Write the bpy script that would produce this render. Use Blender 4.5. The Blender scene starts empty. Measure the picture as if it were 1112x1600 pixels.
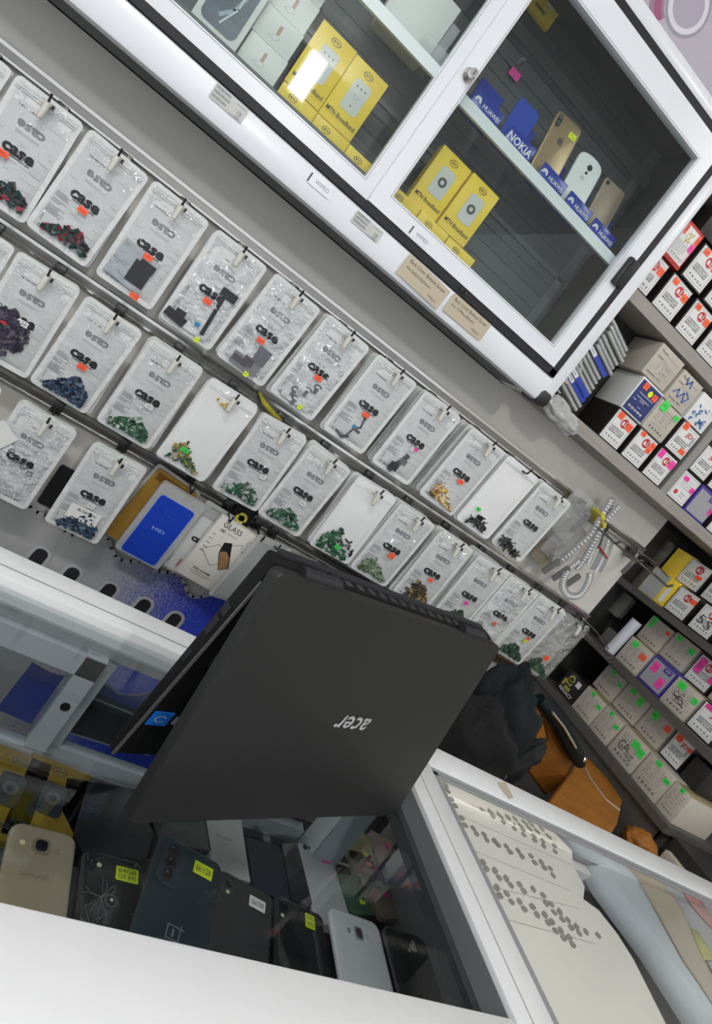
import bpy, math, random
from mathutils import Vector, Matrix, noise
PI = math.pi
C = bpy.context.scene.collection
rnd = random.Random(7)

# ------------------------------------------------------------------ camera frame (23 mm equivalent, rolled phone)
CX, CY, F = 556.0, 741.5, 985.0
BX = Vector((0.76188411, 0.50320387, 0.40782162))
BY = Vector((-0.25770353, -0.34215427, 0.9036146))
BZ = -Vector((-0.59424027, 0.79354668, 0.13100449))
def ray(u, v):
    d = Vector(((u-CX)/F, (v-CY)/F, 1.0))
    return Vector((BX.dot(d), BY.dot(d), BZ.dot(d)))
def onY(u, v, y): r = ray(u, v); return r*(y/r.y)
def onZ(u, v, z): r = ray(u, v); return r*(z/r.z)
def onX(u, v, x): r = ray(u, v); return r*(x/r.x)

# ------------------------------------------------------------------ materials
MATS = {}
def mat(name, col, rough=0.5, metal=0.0, bump=0.0, scale=60.0, var=0.0, coat=0.0, stretch=None, emit=0.0, trans=None, spec=0.5, bd=.004):
    if name in MATS: return MATS[name]
    m = bpy.data.materials.new(name); m.use_nodes = True
    nt = m.node_tree; N = nt.nodes; L = nt.links
    p = N['Principled BSDF']
    c = (col[0], col[1], col[2], 1)
    p.inputs['Base Color'].default_value = c
    p.inputs['Roughness'].default_value = rough
    p.inputs['Metallic'].default_value = metal
    p.inputs['Specular IOR Level'].default_value = spec
    p.inputs['Coat Weight'].default_value = coat
    if emit > 0:
        p.inputs['Emission Color'].default_value = c; p.inputs['Emission Strength'].default_value = emit
    if bump > 0 or var > 0:
        tc = N.new('ShaderNodeTexCoord'); no = N.new('ShaderNodeTexNoise')
        no.inputs['Scale'].default_value = scale; no.inputs['Detail'].default_value = 4
        if stretch:
            mp = N.new('ShaderNodeMapping'); mp.inputs['Scale'].default_value = stretch
            L.new(tc.outputs['Object'], mp.inputs['Vector']); L.new(mp.outputs['Vector'], no.inputs['Vector'])
        else:
            L.new(tc.outputs['Object'], no.inputs['Vector'])
        if bump > 0:
            b = N.new('ShaderNodeBump'); b.inputs['Strength'].default_value = bump; b.inputs['Distance'].default_value = bd
            L.new(no.outputs['Fac'], b.inputs['Height']); L.new(b.outputs['Normal'], p.inputs['Normal'])
        if var > 0:
            mx = N.new('ShaderNodeMix'); mx.data_type = 'RGBA'
            mx.inputs[6].default_value = tuple(x*(1-var) for x in col)+(1,)
            mx.inputs[7].default_value = tuple(min(1, x*(1+var)) for x in col)+(1,)
            L.new(no.outputs['Fac'], mx.inputs[0]); L.new(mx.outputs[2], p.inputs['Base Color'])
    if trans is not None:
        t = N.new('ShaderNodeBsdfTransparent'); t.inputs['Color'].default_value = (1, 1, 1, 1)
        s = N.new('ShaderNodeMixShader'); s.inputs['Fac'].default_value = 1-trans
        L.new(t.outputs[0], s.inputs[1]); L.new(p.outputs[0], s.inputs[2])
        L.new(s.outputs[0], N['Material Output'].inputs['Surface'])
    MATS[name] = m
    return m
def glass(name, tint=(1, 1, 1), rough=0.0, f0=.04):
    m = bpy.data.materials.new(name); m.use_nodes = True
    nt = m.node_tree; N = nt.nodes; L = nt.links; N.remove(N['Principled BSDF'])
    t = N.new('ShaderNodeBsdfTransparent'); t.inputs['Color'].default_value = (*tint, 1)
    g = N.new('ShaderNodeBsdfGlossy'); g.inputs['Roughness'].default_value = rough
    lw = N.new('ShaderNodeLayerWeight'); pw = N.new('ShaderNodeMath'); pw.operation = 'POWER'; pw.inputs[1].default_value = 5
    L.new(lw.outputs['Facing'], pw.inputs[0]); fr = N.new('ShaderNodeMath'); fr.operation = 'MULTIPLY_ADD'; fr.inputs[1].default_value = .96; fr.inputs[2].default_value = f0
    L.new(pw.outputs[0], fr.inputs[0])
    s = N.new('ShaderNodeMixShader')
    L.new(fr.outputs[0], s.inputs[0]); L.new(t.outputs[0], s.inputs[1]); L.new(g.outputs[0], s.inputs[2])
    L.new(s.outputs[0], N['Material Output'].inputs['Surface'])
    MATS[name] = m
    return m

WHITE = mat('white aluminium', (.80, .82, .86), .28, 0, .02, 90)
WHITE2 = mat('counter aluminium', (.74, .75, .76), .35, 0, .03, 60, .03)
GREYAL = mat('grey aluminium', (.33, .34, .35), .4, .3)
RUBBER = mat('black rubber', (.008, .008, .012), .6)
BLACK = mat('black plastic', (.012, .012, .014), .4)
CHROME = mat('chrome', (.75, .74, .72), .15, 1)
STEEL = mat('steel', (.30, .29, .28), .3, 1)
DARKST = mat('dark steel', (.10, .10, .10), .35, .9)
WALLM = mat('wall paint', (.68, .66, .62), .6, 0, .05, 30, .05)
CEILM = mat('ceiling paint', (.75, .75, .74), .8)
FLOORM = mat('floor tile', (.10, .095, .09), .5, 0, 0, 6, .2)
DARKM = mat('dark backing or shade', (.03, .029, .028), .7, 0, .1, 40, .3)
SLAT = mat('dark slat panel', (.085, .09, .095), .45, 0, 0, 20, .1)
LAMW = mat('grey laminate', (.33, .305, .275), .5, 0, .05, 9, .22, 0, (1, 14, 14))
LAMD = mat('shade dark laminate', (.085, .078, .07), .55, 0, .05, 9, .25, 0, (14, 1, 14))
POUCH = mat('pouch plastic', (.72, .74, .73), .17, 0, .6, 48, .03, .3, bd=.006)
POUCHW = mat('pouch window', (.58, .60, .60), .13, 0, .6, 30, .04, .6, bd=.007)
POUCHP = mat('pouch paper white', (.82, .825, .83), .25, 0, .12, 18, .02, .4)
CRINK = mat('crinkled film', (.60, .62, .63), .09, 0, 1.0, 30, .06, .9, bd=.016)
CLEARF = mat('clear film', (.60, .62, .62), .10, 0, 1.0, 34, 0, .5, trans=.66, bd=.035)
INK = mat('black ink', (.02, .02, .022), .4)
INKG = mat('grey ink', (.22, .23, .24), .5)
INKL = mat('light grey ink', (.40, .41, .42), .5)
ORANGE = mat('orange sticker', (1.0, .13, .05), .5)
GREENS = mat('green sticker', (.06, .75, .10), .5)
YELS = mat('yellow sticker', (.75, .9, .02), .5)
PINKS = mat('pink sticker', (.95, .06, .42), .5)
WHITES = mat('white sticker', (.82, .82, .80), .5)
PAPER = mat('paper', (.74, .73, .69), .7, 0, .08, 12, .04)
BOXW = mat('white carton', (.78, .78, .77), .45)
BOXB = mat('black carton', (.02, .017, .016), .35)
CREAM = mat('cream carton', (.53, .48, .41), .6, 0, .04, 30, .06)
MTNY = mat('yellow carton', (.92, .66, .05), .4, 0, 0, 10, .04)
REDI = mat('red ink', (.55, .03, .04), .45)
REDC = mat('red carton', (.50, .03, .03), .4)
BLUEI = mat('blue acrylic', (.012, .035, .34), .25)
BLUEC = mat('blue card', (.008, .05, .48), .35)
NAVY = mat('navy card', (.02, .035, .16), .4)
PURP = mat('purple card', (.06, .04, .28), .4)
GREYC = mat('grey card', (.35, .35, .38), .35)
GOLD = mat('gold metal', (.42, .31, .18), .30, .55)
GOLDB = mat('gold ink', (.42, .28, .06), .35, .6)
SILV = mat('silver plastic', (.62, .63, .65), .3, .2)
LENS = mat('camera lens', (.006, .006, .01), .08, 0, 0, 1, 0, 1)
LID = mat('laptop lid', (.0095, .0095, .009), .5, 0, .08, 700, .15)
TAN = mat('brown tape', (.52, .45, .33), .45)
GLASSD = glass('cabinet glass', (.93, .96, .95))
GLASST = glass('counter glass', (.87, .89, .89), 0, .03)
GLASSC = glass('showcase glass', (.96, .965, .96), .22, .02)
SHELFG = mat('shelf edge', (.80, .84, .86), .25)
ACRYL = mat('clear acrylic', (.75, .77, .77), .06, 0, 0, 1, 0, .5, trans=.72)
ACRYW = mat('frosted acrylic', (.55, .56, .55), .2, 0, .3, 60, .1, .4, trans=.25)

# ------------------------------------------------------------------ mesh builder
_tc = {}
def text_mesh(s, bold=0.0, shear=0.0):
    k = (s, bold, shear)
    if k in _tc: return _tc[k]
    cu = bpy.data.curves.new('t', 'FONT'); cu.body = s; cu.size = 1; cu.resolution_u = 2
    cu.offset = bold; cu.shear = shear; cu.align_x = 'CENTER'; cu.align_y = 'CENTER'
    ob = bpy.data.objects.new('t', cu); C.objects.link(ob)
    dg = bpy.context.evaluated_depsgraph_get()
    me = bpy.data.meshes.new_from_object(ob.evaluated_get(dg))
    vs = [v.co.copy() for v in me.vertices]; fs = [list(p.vertices) for p in me.polygons]
    bpy.data.objects.remove(ob); bpy.data.curves.remove(cu); bpy.data.meshes.remove(me)
    x0 = min(v.x for v in vs); x1 = max(v.x for v in vs); y0 = min(v.y for v in vs); y1 = max(v.y for v in vs)
    vs = [((v.x-(x0+x1)/2), (v.y-(y0+y1)/2)) for v in vs]
    _tc[k] = (vs, fs, x1-x0, y1-y0)
    return _tc[k]

class MB:
    def __init__(s): s.v = []; s.f = []; s.m = []; s.mats = []
    def mi(s, m):
        if m not in s.mats: s.mats.append(m)
        return s.mats.index(m)
    def add(s, vs, fs, m):
        o = len(s.v); i = s.mi(m)
        s.v += [Vector(v) for v in vs]
        for f in fs: s.f.append([o+j for j in f]); s.m.append(i)
        return s
    def box(s, x0, x1, y0, y1, z0, z1, m, M=None, ch=0.0):
        if ch <= 0:
            vs = [Vector((x, y, z)) for z in (z0, z1) for y in (y0, y1) for x in (x0, x1)]
            fs = [(0, 2, 3, 1), (4, 5, 7, 6), (0, 1, 5, 4), (2, 6, 7, 3), (0, 4, 6, 2), (1, 3, 7, 5)]
        else:
            import bmesh
            bm = bmesh.new(); bmesh.ops.create_cube(bm, size=1)
            for v in bm.verts: v.co = Vector(((x0+x1)/2+v.co.x*(x1-x0), (y0+y1)/2+v.co.y*(y1-y0), (z0+z1)/2+v.co.z*(z1-z0)))
            bmesh.ops.bevel(bm, geom=list(bm.edges), offset=ch, segments=2, affect='EDGES', profile=.5)
            bm.verts.index_update()
            vs = [v.co.copy() for v in bm.verts]; fs = [[v.index for v in f.verts] for f in bm.faces]; bm.free()
        if M is not None: vs = [M @ v for v in vs]
        return s.add(vs, fs, m)
    def prism(s, poly, y0, y1, m, M=None, mside=None):
        """polygon in x,z (counter-clockwise seen from -y) extruded along y"""
        n = len(poly)
        vs = [Vector((p[0], y0, p[1])) for p in poly]+[Vector((p[0], y1, p[1])) for p in poly]
        if M is not None: vs = [M @ v for v in vs]
        o = len(s.v); s.v += vs; i = s.mi(m); j = s.mi(mside or m)
        s.f.append([o+k for k in range(n)]); s.m.append(i)
        s.f.append([o+n+k for k in reversed(range(n))]); s.m.append(i)
        for k in range(n):
            l = (k+1) % n
            s.f.append([o+k, o+n+k, o+n+l, o+l]); s.m.append(j)
        return s
    def tube(s, pts, r, m, n=8, cap=True):
        pts = [Vector(p) for p in pts]; rs = r if isinstance(r, (list, tuple)) else [r]*len(pts)
        vs = []; fs = []
        for i, p in enumerate(pts):
            t = (pts[min(i+1, len(pts)-1)]-pts[max(i-1, 0)]).normalized()
            a = Vector((0, 0, 1)) if abs(t.z) < .9 else Vector((1, 0, 0))
            u = t.cross(a).normalized(); w = t.cross(u)
            for k in range(n):
                an = 2*PI*k/n; vs.append(p+(u*math.cos(an)+w*math.sin(an))*rs[i])
        for i in range(len(pts)-1):
            for k in range(n):
                l = (k+1) % n; fs.append((i*n+k, i*n+l, (i+1)*n+l, (i+1)*n+k))
        if cap: fs.append(list(reversed(range(n)))); fs.append([(len(pts)-1)*n+k for k in range(n)])
        return s.add(vs, fs, m)
    def disc(s, cx, cz, y, r, m, n=20, rz=None, M=None):
        vs = [Vector((cx+r*math.cos(2*PI*k/n), y, cz+(rz or r)*math.sin(2*PI*k/n))) for k in range(n)]
        if M is not None: vs = [M @ v for v in vs]
        return s.add(vs, [list(range(n))], m)
    def ring(s, cx, cz, y, r0, r1, m, n=24, asp=1.0, a0=0, a1=2*PI):
        vs = []; fs = []
        for k in range(n+1):
            a = a0+(a1-a0)*k/n
            for r in (r0, r1): vs.append((cx+r*math.cos(a), y, cz+r*asp*math.sin(a)))
        for k in range(n): fs.append((2*k, 2*k+1, 2*k+3, 2*k+2))
        return s.add(vs, fs, m)
    def quad(s, x0, x1, z0, z1, y, m, rot=0.0, wave=False):
        cx, cz = (x0+x1)/2, (z0+z1)/2; c, q = math.cos(rot), math.sin(rot)
        vs = [(cx+(x-cx)*c-(z-cz)*q, y, cz+(x-cx)*q+(z-cz)*c) for x, z in ((x0, z0), (x1, z0), (x1, z1), (x0, z1))]
        return s.add(vs, [(0, 1, 2, 3)], m)
    def frame(s, x0, x1, z0, z1, y, t, m):
        s.quad(x0, x1, z0, z0+t, y, m); s.quad(x0, x1, z1-t, z1, y, m); s.quad(x0, x0+t, z0, z1, y, m); return s.quad(x1-t, x1, z0, z1, y, m)
    def line(s, pts, w, y, m):
        for (a, b) in zip(pts[:-1], pts[1:]):
            d = Vector((b[0]-a[0], b[1]-a[1]));
            if d.length < 1e-6: continue
            n = Vector((-d.y, d.x)).normalized()*w/2; e = d.normalized()*w*.3
            s.add([(a[0]-e.x-n.x, y, a[1]-e.y-n.y), (b[0]+e.x-n.x, y, b[1]+e.y-n.y), (b[0]+e.x+n.x, y, b[1]+e.y+n.y), (a[0]-e.x+n.x, y, a[1]-e.y+n.y)], [(0, 1, 2, 3)], m)
        return s
    def text(s, t, cx, cz, w, y, m, h=None, rot=0.0, bold=0.0, shear=0.0, flip=False):
        """text lettered on a surface facing -y, w wide, read along +x; flip mirrors it top to bottom"""
        vs, fs, tw, th = text_mesh(t, bold, shear)
        k = w/tw; kz = (h/th) if h else k; c, q = math.cos(rot), math.sin(rot)
        out = []
        for x, z in vs:
            a, b = x*k, z*kz*(-1 if flip else 1); out.append((cx+a*c-b*q, y, cz+a*q+b*c))
        return s.add(out, [list(reversed(f)) for f in fs] if flip else fs, m)
    def xf(s, M, i0=0):
        for i in range(i0, len(s.v)): s.v[i] = M @ s.v[i]
        return s
    def warp(s, fn):
        s.v = [fn(v) for v in s.v]; return s
    def build(s, name, parent=None, loc=(0, 0, 0), rot=(0, 0, 0), smooth=35):
        me = bpy.data.meshes.new(name); me.from_pydata([tuple(v) for v in s.v], [], s.f)
        for m in s.mats: me.materials.append(m)
        me.polygons.foreach_set('material_index', s.m)
        if smooth:
            me.polygons.foreach_set('use_smooth', [True]*len(s.f)); me.set_sharp_from_angle(angle=math.radians(smooth))
        me.update()
        o = bpy.data.objects.new(name, me); C.objects.link(o)
        o.location = loc; o.rotation_euler = rot
        if parent: o.parent = parent
        return o

def tag(o, label, cat, group=None, kind=None):
    o['label'] = label; o['category'] = cat
    if group: o['group'] = group
    if kind: o['kind'] = kind
    return o
def empty(name, loc=(0, 0, 0), rot=(0, 0, 0)):
    o = bpy.data.objects.new(name, None); C.objects.link(o); o.location = loc; o.rotation_euler = rot
    o.empty_display_size = .02
    return o
def struct(o):
    o['kind'] = 'structure'; return o
def rrect(w, h, r, n=5, cx=0, cz=0):
    pts = []
    for (sx, sz, a0) in ((1, -1, -PI/2), (1, 1, 0), (-1, 1, PI/2), (-1, -1, PI)):
        for k in range(n+1):
            a = a0+PI/2*k/n
            pts.append((cx+sx*(w/2-r)+r*math.cos(a), cz+sz*(h/2-r)+r*math.sin(a)))
    return pts
def label_part(o, l):
    o['label'] = l; return o
ORD = ['first', 'second', 'third', 'fourth', 'fifth', 'sixth', 'seventh', 'eighth', 'ninth', 'tenth', 'eleventh', 'twelfth', 'thirteenth', 'fourteenth', 'fifteenth']

# ------------------------------------------------------------------ the room shell
FZ = -1.37
struct(MB().box(-2.2, 2.0, -3.6, 1.7, FZ-.05, FZ, FLOORM).build('floor'))
struct(MB().box(-2.2, 1.53, 1.40, 1.50, FZ, 1.62, WALLM).build('wall_back'))
struct(MB().box(1.53, 2.0, 1.56, 1.62, FZ, 1.62, DARKM).build('wall_recess'))  # dark colour paints the shade of the recess
struct(MB().box(2.0, 2.06, -1.2, 1.62, FZ, 1.62, WALLM).build('wall_right'))
struct(MB().box(-2.2, 2.06, -3.6, 1.62, 1.62, 1.68, CEILM).build('ceiling'))

# blue speckled glow along the foot of the wall, blue light painted as colour
def blue_glow():
    m = bpy.data.materials.new('blue speckled glow'); m.use_nodes = True
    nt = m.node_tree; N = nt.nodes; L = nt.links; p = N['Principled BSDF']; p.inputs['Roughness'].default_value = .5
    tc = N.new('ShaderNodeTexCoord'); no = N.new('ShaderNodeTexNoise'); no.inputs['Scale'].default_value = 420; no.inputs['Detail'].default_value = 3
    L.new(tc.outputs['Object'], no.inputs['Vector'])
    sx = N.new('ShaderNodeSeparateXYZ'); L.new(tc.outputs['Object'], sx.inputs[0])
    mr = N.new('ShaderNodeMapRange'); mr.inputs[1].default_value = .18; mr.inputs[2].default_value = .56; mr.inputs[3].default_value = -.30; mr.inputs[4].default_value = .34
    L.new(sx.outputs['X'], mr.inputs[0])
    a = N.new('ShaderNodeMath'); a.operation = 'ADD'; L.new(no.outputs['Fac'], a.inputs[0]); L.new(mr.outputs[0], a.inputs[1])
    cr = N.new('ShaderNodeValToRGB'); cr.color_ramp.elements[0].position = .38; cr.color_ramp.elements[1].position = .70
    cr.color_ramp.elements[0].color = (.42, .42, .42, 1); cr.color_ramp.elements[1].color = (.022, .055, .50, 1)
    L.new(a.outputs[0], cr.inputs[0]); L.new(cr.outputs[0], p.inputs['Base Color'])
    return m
BLUESH = blue_glow()
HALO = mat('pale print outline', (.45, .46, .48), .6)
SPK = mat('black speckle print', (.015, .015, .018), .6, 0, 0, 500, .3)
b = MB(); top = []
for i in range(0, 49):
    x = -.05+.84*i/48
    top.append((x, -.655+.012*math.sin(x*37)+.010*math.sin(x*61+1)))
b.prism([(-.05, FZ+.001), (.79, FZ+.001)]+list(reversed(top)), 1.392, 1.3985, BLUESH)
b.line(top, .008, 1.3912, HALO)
tag(b.build('blue_glow_sheet'), 'blue speckled glow sheet painting light along the foot of the hanging wall behind the counter', 'poster')
bs = bpy.data.objects['blue_glow_sheet']
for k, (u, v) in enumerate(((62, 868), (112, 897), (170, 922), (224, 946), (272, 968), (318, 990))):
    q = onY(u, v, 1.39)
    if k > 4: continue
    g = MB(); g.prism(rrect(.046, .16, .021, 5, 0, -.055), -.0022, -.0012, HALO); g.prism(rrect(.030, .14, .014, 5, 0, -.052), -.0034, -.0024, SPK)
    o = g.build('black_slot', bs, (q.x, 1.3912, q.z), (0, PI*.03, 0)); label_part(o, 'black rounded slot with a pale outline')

# ------------------------------------------------------------------ display rails and peg hooks
def rail(z, label):
    e = empty('display_rail', (0, 1.39, z)); tag(e, label, 'rail', 'display rails on the hanging wall')
    b = MB(); b.box(-.9, 1.52, -.006, .008, -.012, .012, STEEL); b.box(-.9, 1.52, -.010, -.005, .006, .012, CHROME); b.box(-.9, 1.52, -.010, -.005, -.012, -.008, CHROME)
    b.build('channel', e)
    return e
rail(.078, 'silver display rail along the grey wall just under the cabinet')
rail(-.178, 'darker display rail crossing between the upper and middle rows of pouches')
rail(-.425, 'display rail behind the lowest row of hanging packets')

GLINT = mat('film crease', (.70, .72, .73), .16, 0, 0, 1, 0, 1.0)
BARREL = mat('barrel plastic', (.60, .585, .53), .4)
ROWN = {0: 'top', 1: 'middle', 2: 'lowest'}
def hook(x, z, label, clip=True, grp='peg hooks with white clips', y0=1.268, up=1):
    e = empty('peg_hook', (x, 1.385, z)); tag(e, label, 'hook', grp)
    b = MB(); yl = y0-1.385
    b.tube([(0, 0, .006), (0, yl+.012, 0), (0, yl+.005, .002), (0, yl-.001, .017*up)], .0026, DARKST, 8)
    b.build('rod', e)
    b = MB(); b.box(-.011, .011, -.010, .004, -.006, .022, DARKST, ch=.0015); b.build('wall_clip', e)
    if clip:
        b = MB(); yc = yl+.010
        b.tube([(0, yc-.002, .004), (0, yc-.004, -.003), (0, yc-.007, -.025), (0, yc-.007, -.027)], [.0050, .0058, .0048, .0032], BARREL, 14)
        b.box(-.0095, .0095, yc-.004, yc+.002, -.001, .003, BARREL); b.box(.007, .0115, yc-.006, yc+.001, -.003, .004, BLACK)
        label_part(b.build('barrel_clip', e), 'white plastic barrel clip')
    return e

# ------------------------------------------------------------------ pouches
PW, PT, PB = .116, .016, -.186
def bulge(x, z, seed, amp, crk):
    u = max(0, 1-(2*x/PW)**2); t = min(1, max(0, (PT-.03-z)/.05)); w = min(1, max(0, (z-PB)/.02))
    return -.0018-amp*u*t*w-crk*(noise.noise(Vector((x*32+seed, z*32, seed*.7)))+.3*noise.noise(Vector((x*80, z*80+seed, seed))))*(1 if u > .05 else 0)
def pouch_mesh(kind, seed):
    amp = {'case': .0045, 'plain': .0035, 'crink': .006, 'clear': .004}[kind]; crk = {'case': .0016, 'plain': .0008, 'crink': .0045, 'clear': .003}[kind]
    b = MB(); zc = (PT+PB)/2; h = PT-PB
    edge = {'case': POUCH, 'plain': POUCHP, 'crink': POUCH, 'clear': CLEARF}[kind]; win = {'case': POUCHW, 'plain': POUCHP, 'crink': CRINK, 'clear': CLEARF}[kind]
    b.prism(rrect(PW, h, .0095, 4, 0, zc), -.0015, .0015, edge)
    nx, nz = 18, 28; ix = .0085; x0, x1 = -PW/2+ix, PW/2-ix; z0, z1 = PB+.010, PT-.007
    vs = []; fs = []
    for j in range(nz+1):
        for i in range(nx+1):
            x = x0+(x1-x0)*i/nx; z = z0+(z1-z0)*j/nz
            e = i in (0, nx) or j in (0, nz)
            vs.append((x, -.0016 if e else bulge(x, z, seed, amp, crk), z))
    for j in range(nz):
        for i in range(nx):
            a = j*(nx+1)+i; fs.append((a, a+1, a+nx+2, a+nx+1))
    b.add(vs, fs, win)
    for dz in (.014, .018):
        b.tube([(-PW/2+.006, -.003, PT-dz), (PW/2-.006, -.003, PT-dz)], .0008, edge, 5)
    if kind in ('case', 'crink'):
        i0 = len(b.v); k = INK if kind == 'case' else INKG
        b.text('THE NEW CASE', -.022, -.021, .030, 0, INK, .0028, 0, .02)
        b.text('THE NEW CASE', .030, -.025, .026, 0, INKL, .0024)
        b.text('case', -.002, -.045, .047, 0, INKG, .012, PI, .035)
        b.text('ACCESSORIES', -.002, -.059, .040, 0, INKL, .0042, PI)
        b.text('case', -.001, -.090, .054, 0, INK, .0155, 0, .045)
        b.quad(-.020, .022, -.1005, -.0990, 0, k)
        for z, xa, xb in ((-.069, -.044, .046), (-.082, .028, .046), (-.107, -.006, .046), (-.122, -.010, .044), (-.138, .0, .044)): b.quad(xa, xb, z-.0003, z+.0003, 0, INKG)
        r = random.Random(3)
        for blk, n in ((-.103, 4), (-.117, 3), (-.129, 6)):
            for q in range(n): b.quad(-.046, -.046+r.uniform(.016, .032), blk-q*.0027-.0005, blk-q*.0027+.0005, 0, INKG)
        b.text('QUALITY', -.043, -.155, .016, 0, INK, .003, PI/2)
        for q in range(3): b.ring(-.039+q*.010, -.172, 0, .0022, .0030, INK, 12, 1, .6 if q < 1 else 0, 2*PI-.6 if q < 1 else 2*PI)
        for i in range(i0, len(b.v)):
            v = b.v[i]; b.v[i] = Vector((v.x, bulge(v.x, v.z, seed, amp, crk)-.0009, v.z))
    fr = random.Random(seed*17+len(kind))
    zones = {'case': [(70, -.052, .052, -.024, .010), (22, -.046, .046, -.18, -.02)], 'plain': [(10, -.05, .05, -.014, .010)], 'crink': [(70, -.052, .052, -.024, .010), (130, -.046, .046, -.172, -.025)], 'clear': [(16, -.05, .05, -.17, .010)]}[kind]
    for n, xa, xb, za, zb in zones:                           # sharp little creases of the film
        for _ in range(n):
            x, z = fr.uniform(xa, xb), fr.uniform(za, zb); nrm = Vector((fr.uniform(-.48, .0), -1, fr.uniform(.10, .52))).normalized()
            u = nrm.cross(Vector((0, 0, 1))).normalized(); w = nrm.cross(u); a = fr.uniform(0, PI); l = fr.uniform(.002, .0065); k = fr.uniform(.0006, .0018)
            d1 = u*math.cos(a)+w*math.sin(a); d2 = -u*math.sin(a)+w*math.cos(a); c = Vector((x, bulge(x, z, seed, amp, crk)-.0008, z))
            b.add([c-d1*l, c+d2*k, c+d1*l, c-d2*k*.6], [(0, 1, 2, 3)] if nrm.y < 0 else [(3, 2, 1, 0)], GLINT)
    return b
BAGS = {}
def bag_data(kind, seed):
    k = (kind, seed)
    if k not in BAGS:
        o = pouch_mesh(kind, seed).build('bag'); BAGS[k] = o.data; bpy.data.objects.remove(o)
    return BAGS[k]

PAL = {}
def pal(name, *cols, rough=.45, metal=0.0):
    PAL[name] = [mat(f'{name} {i}', c, rough, metal) for i, c in enumerate(cols)]
pal('green', (.02, .095, .05), (.045, .15, .085), (.012, .05, .032), (.40, .43, .40), (.09, .17, .11))
pal('greengold', (.025, .11, .05), (.38, .26, .06), (.09, .15, .05), (.02, .06, .035), (.38, .36, .25))
pal('bluebits', (.015, .03, .07), (.03, .06, .12), (.01, .015, .03), (.08, .12, .18))
pal('redgreen', (.02, .05, .045), (.28, .02, .035), (.03, .03, .03), (.02, .07, .06), (.03, .03, .035))
pal('olive', (.12, .18, .10), (.2, .28, .17), (.06, .12, .06), (.32, .36, .26))
pal('brown', (.10, .07, .04), (.03, .025, .02), (.35, .24, .08), (.05, .04, .03))
pal('gold', (.65, .42, .08), (.8, .75, .6), (.10, .07, .05), (.45, .12, .06), (.7, .55, .2))
pal('darkgreen', (.03, .08, .05), (.015, .04, .03), (.06, .12, .07))
pal('darkblob', (.02, .015, .035), (.05, .04, .07), (.03, .03, .05), (.1, .09, .12))
pal('screw', (.02, .02, .02), (.05, .05, .05), (.12, .12, .12), rough=.3, metal=.5)
pal('greyflex', (.14, .14, .16), (.2, .2, .22), (.09, .09, .1))
FLEXB = mat('black flex', (.03, .03, .035), .35); FLEXBL = mat('blue tab', (.03, .25, .5), .4); ANTIS = mat('antistatic film', (.42, .45, .47), .12, .5, .6, 40)
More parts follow.
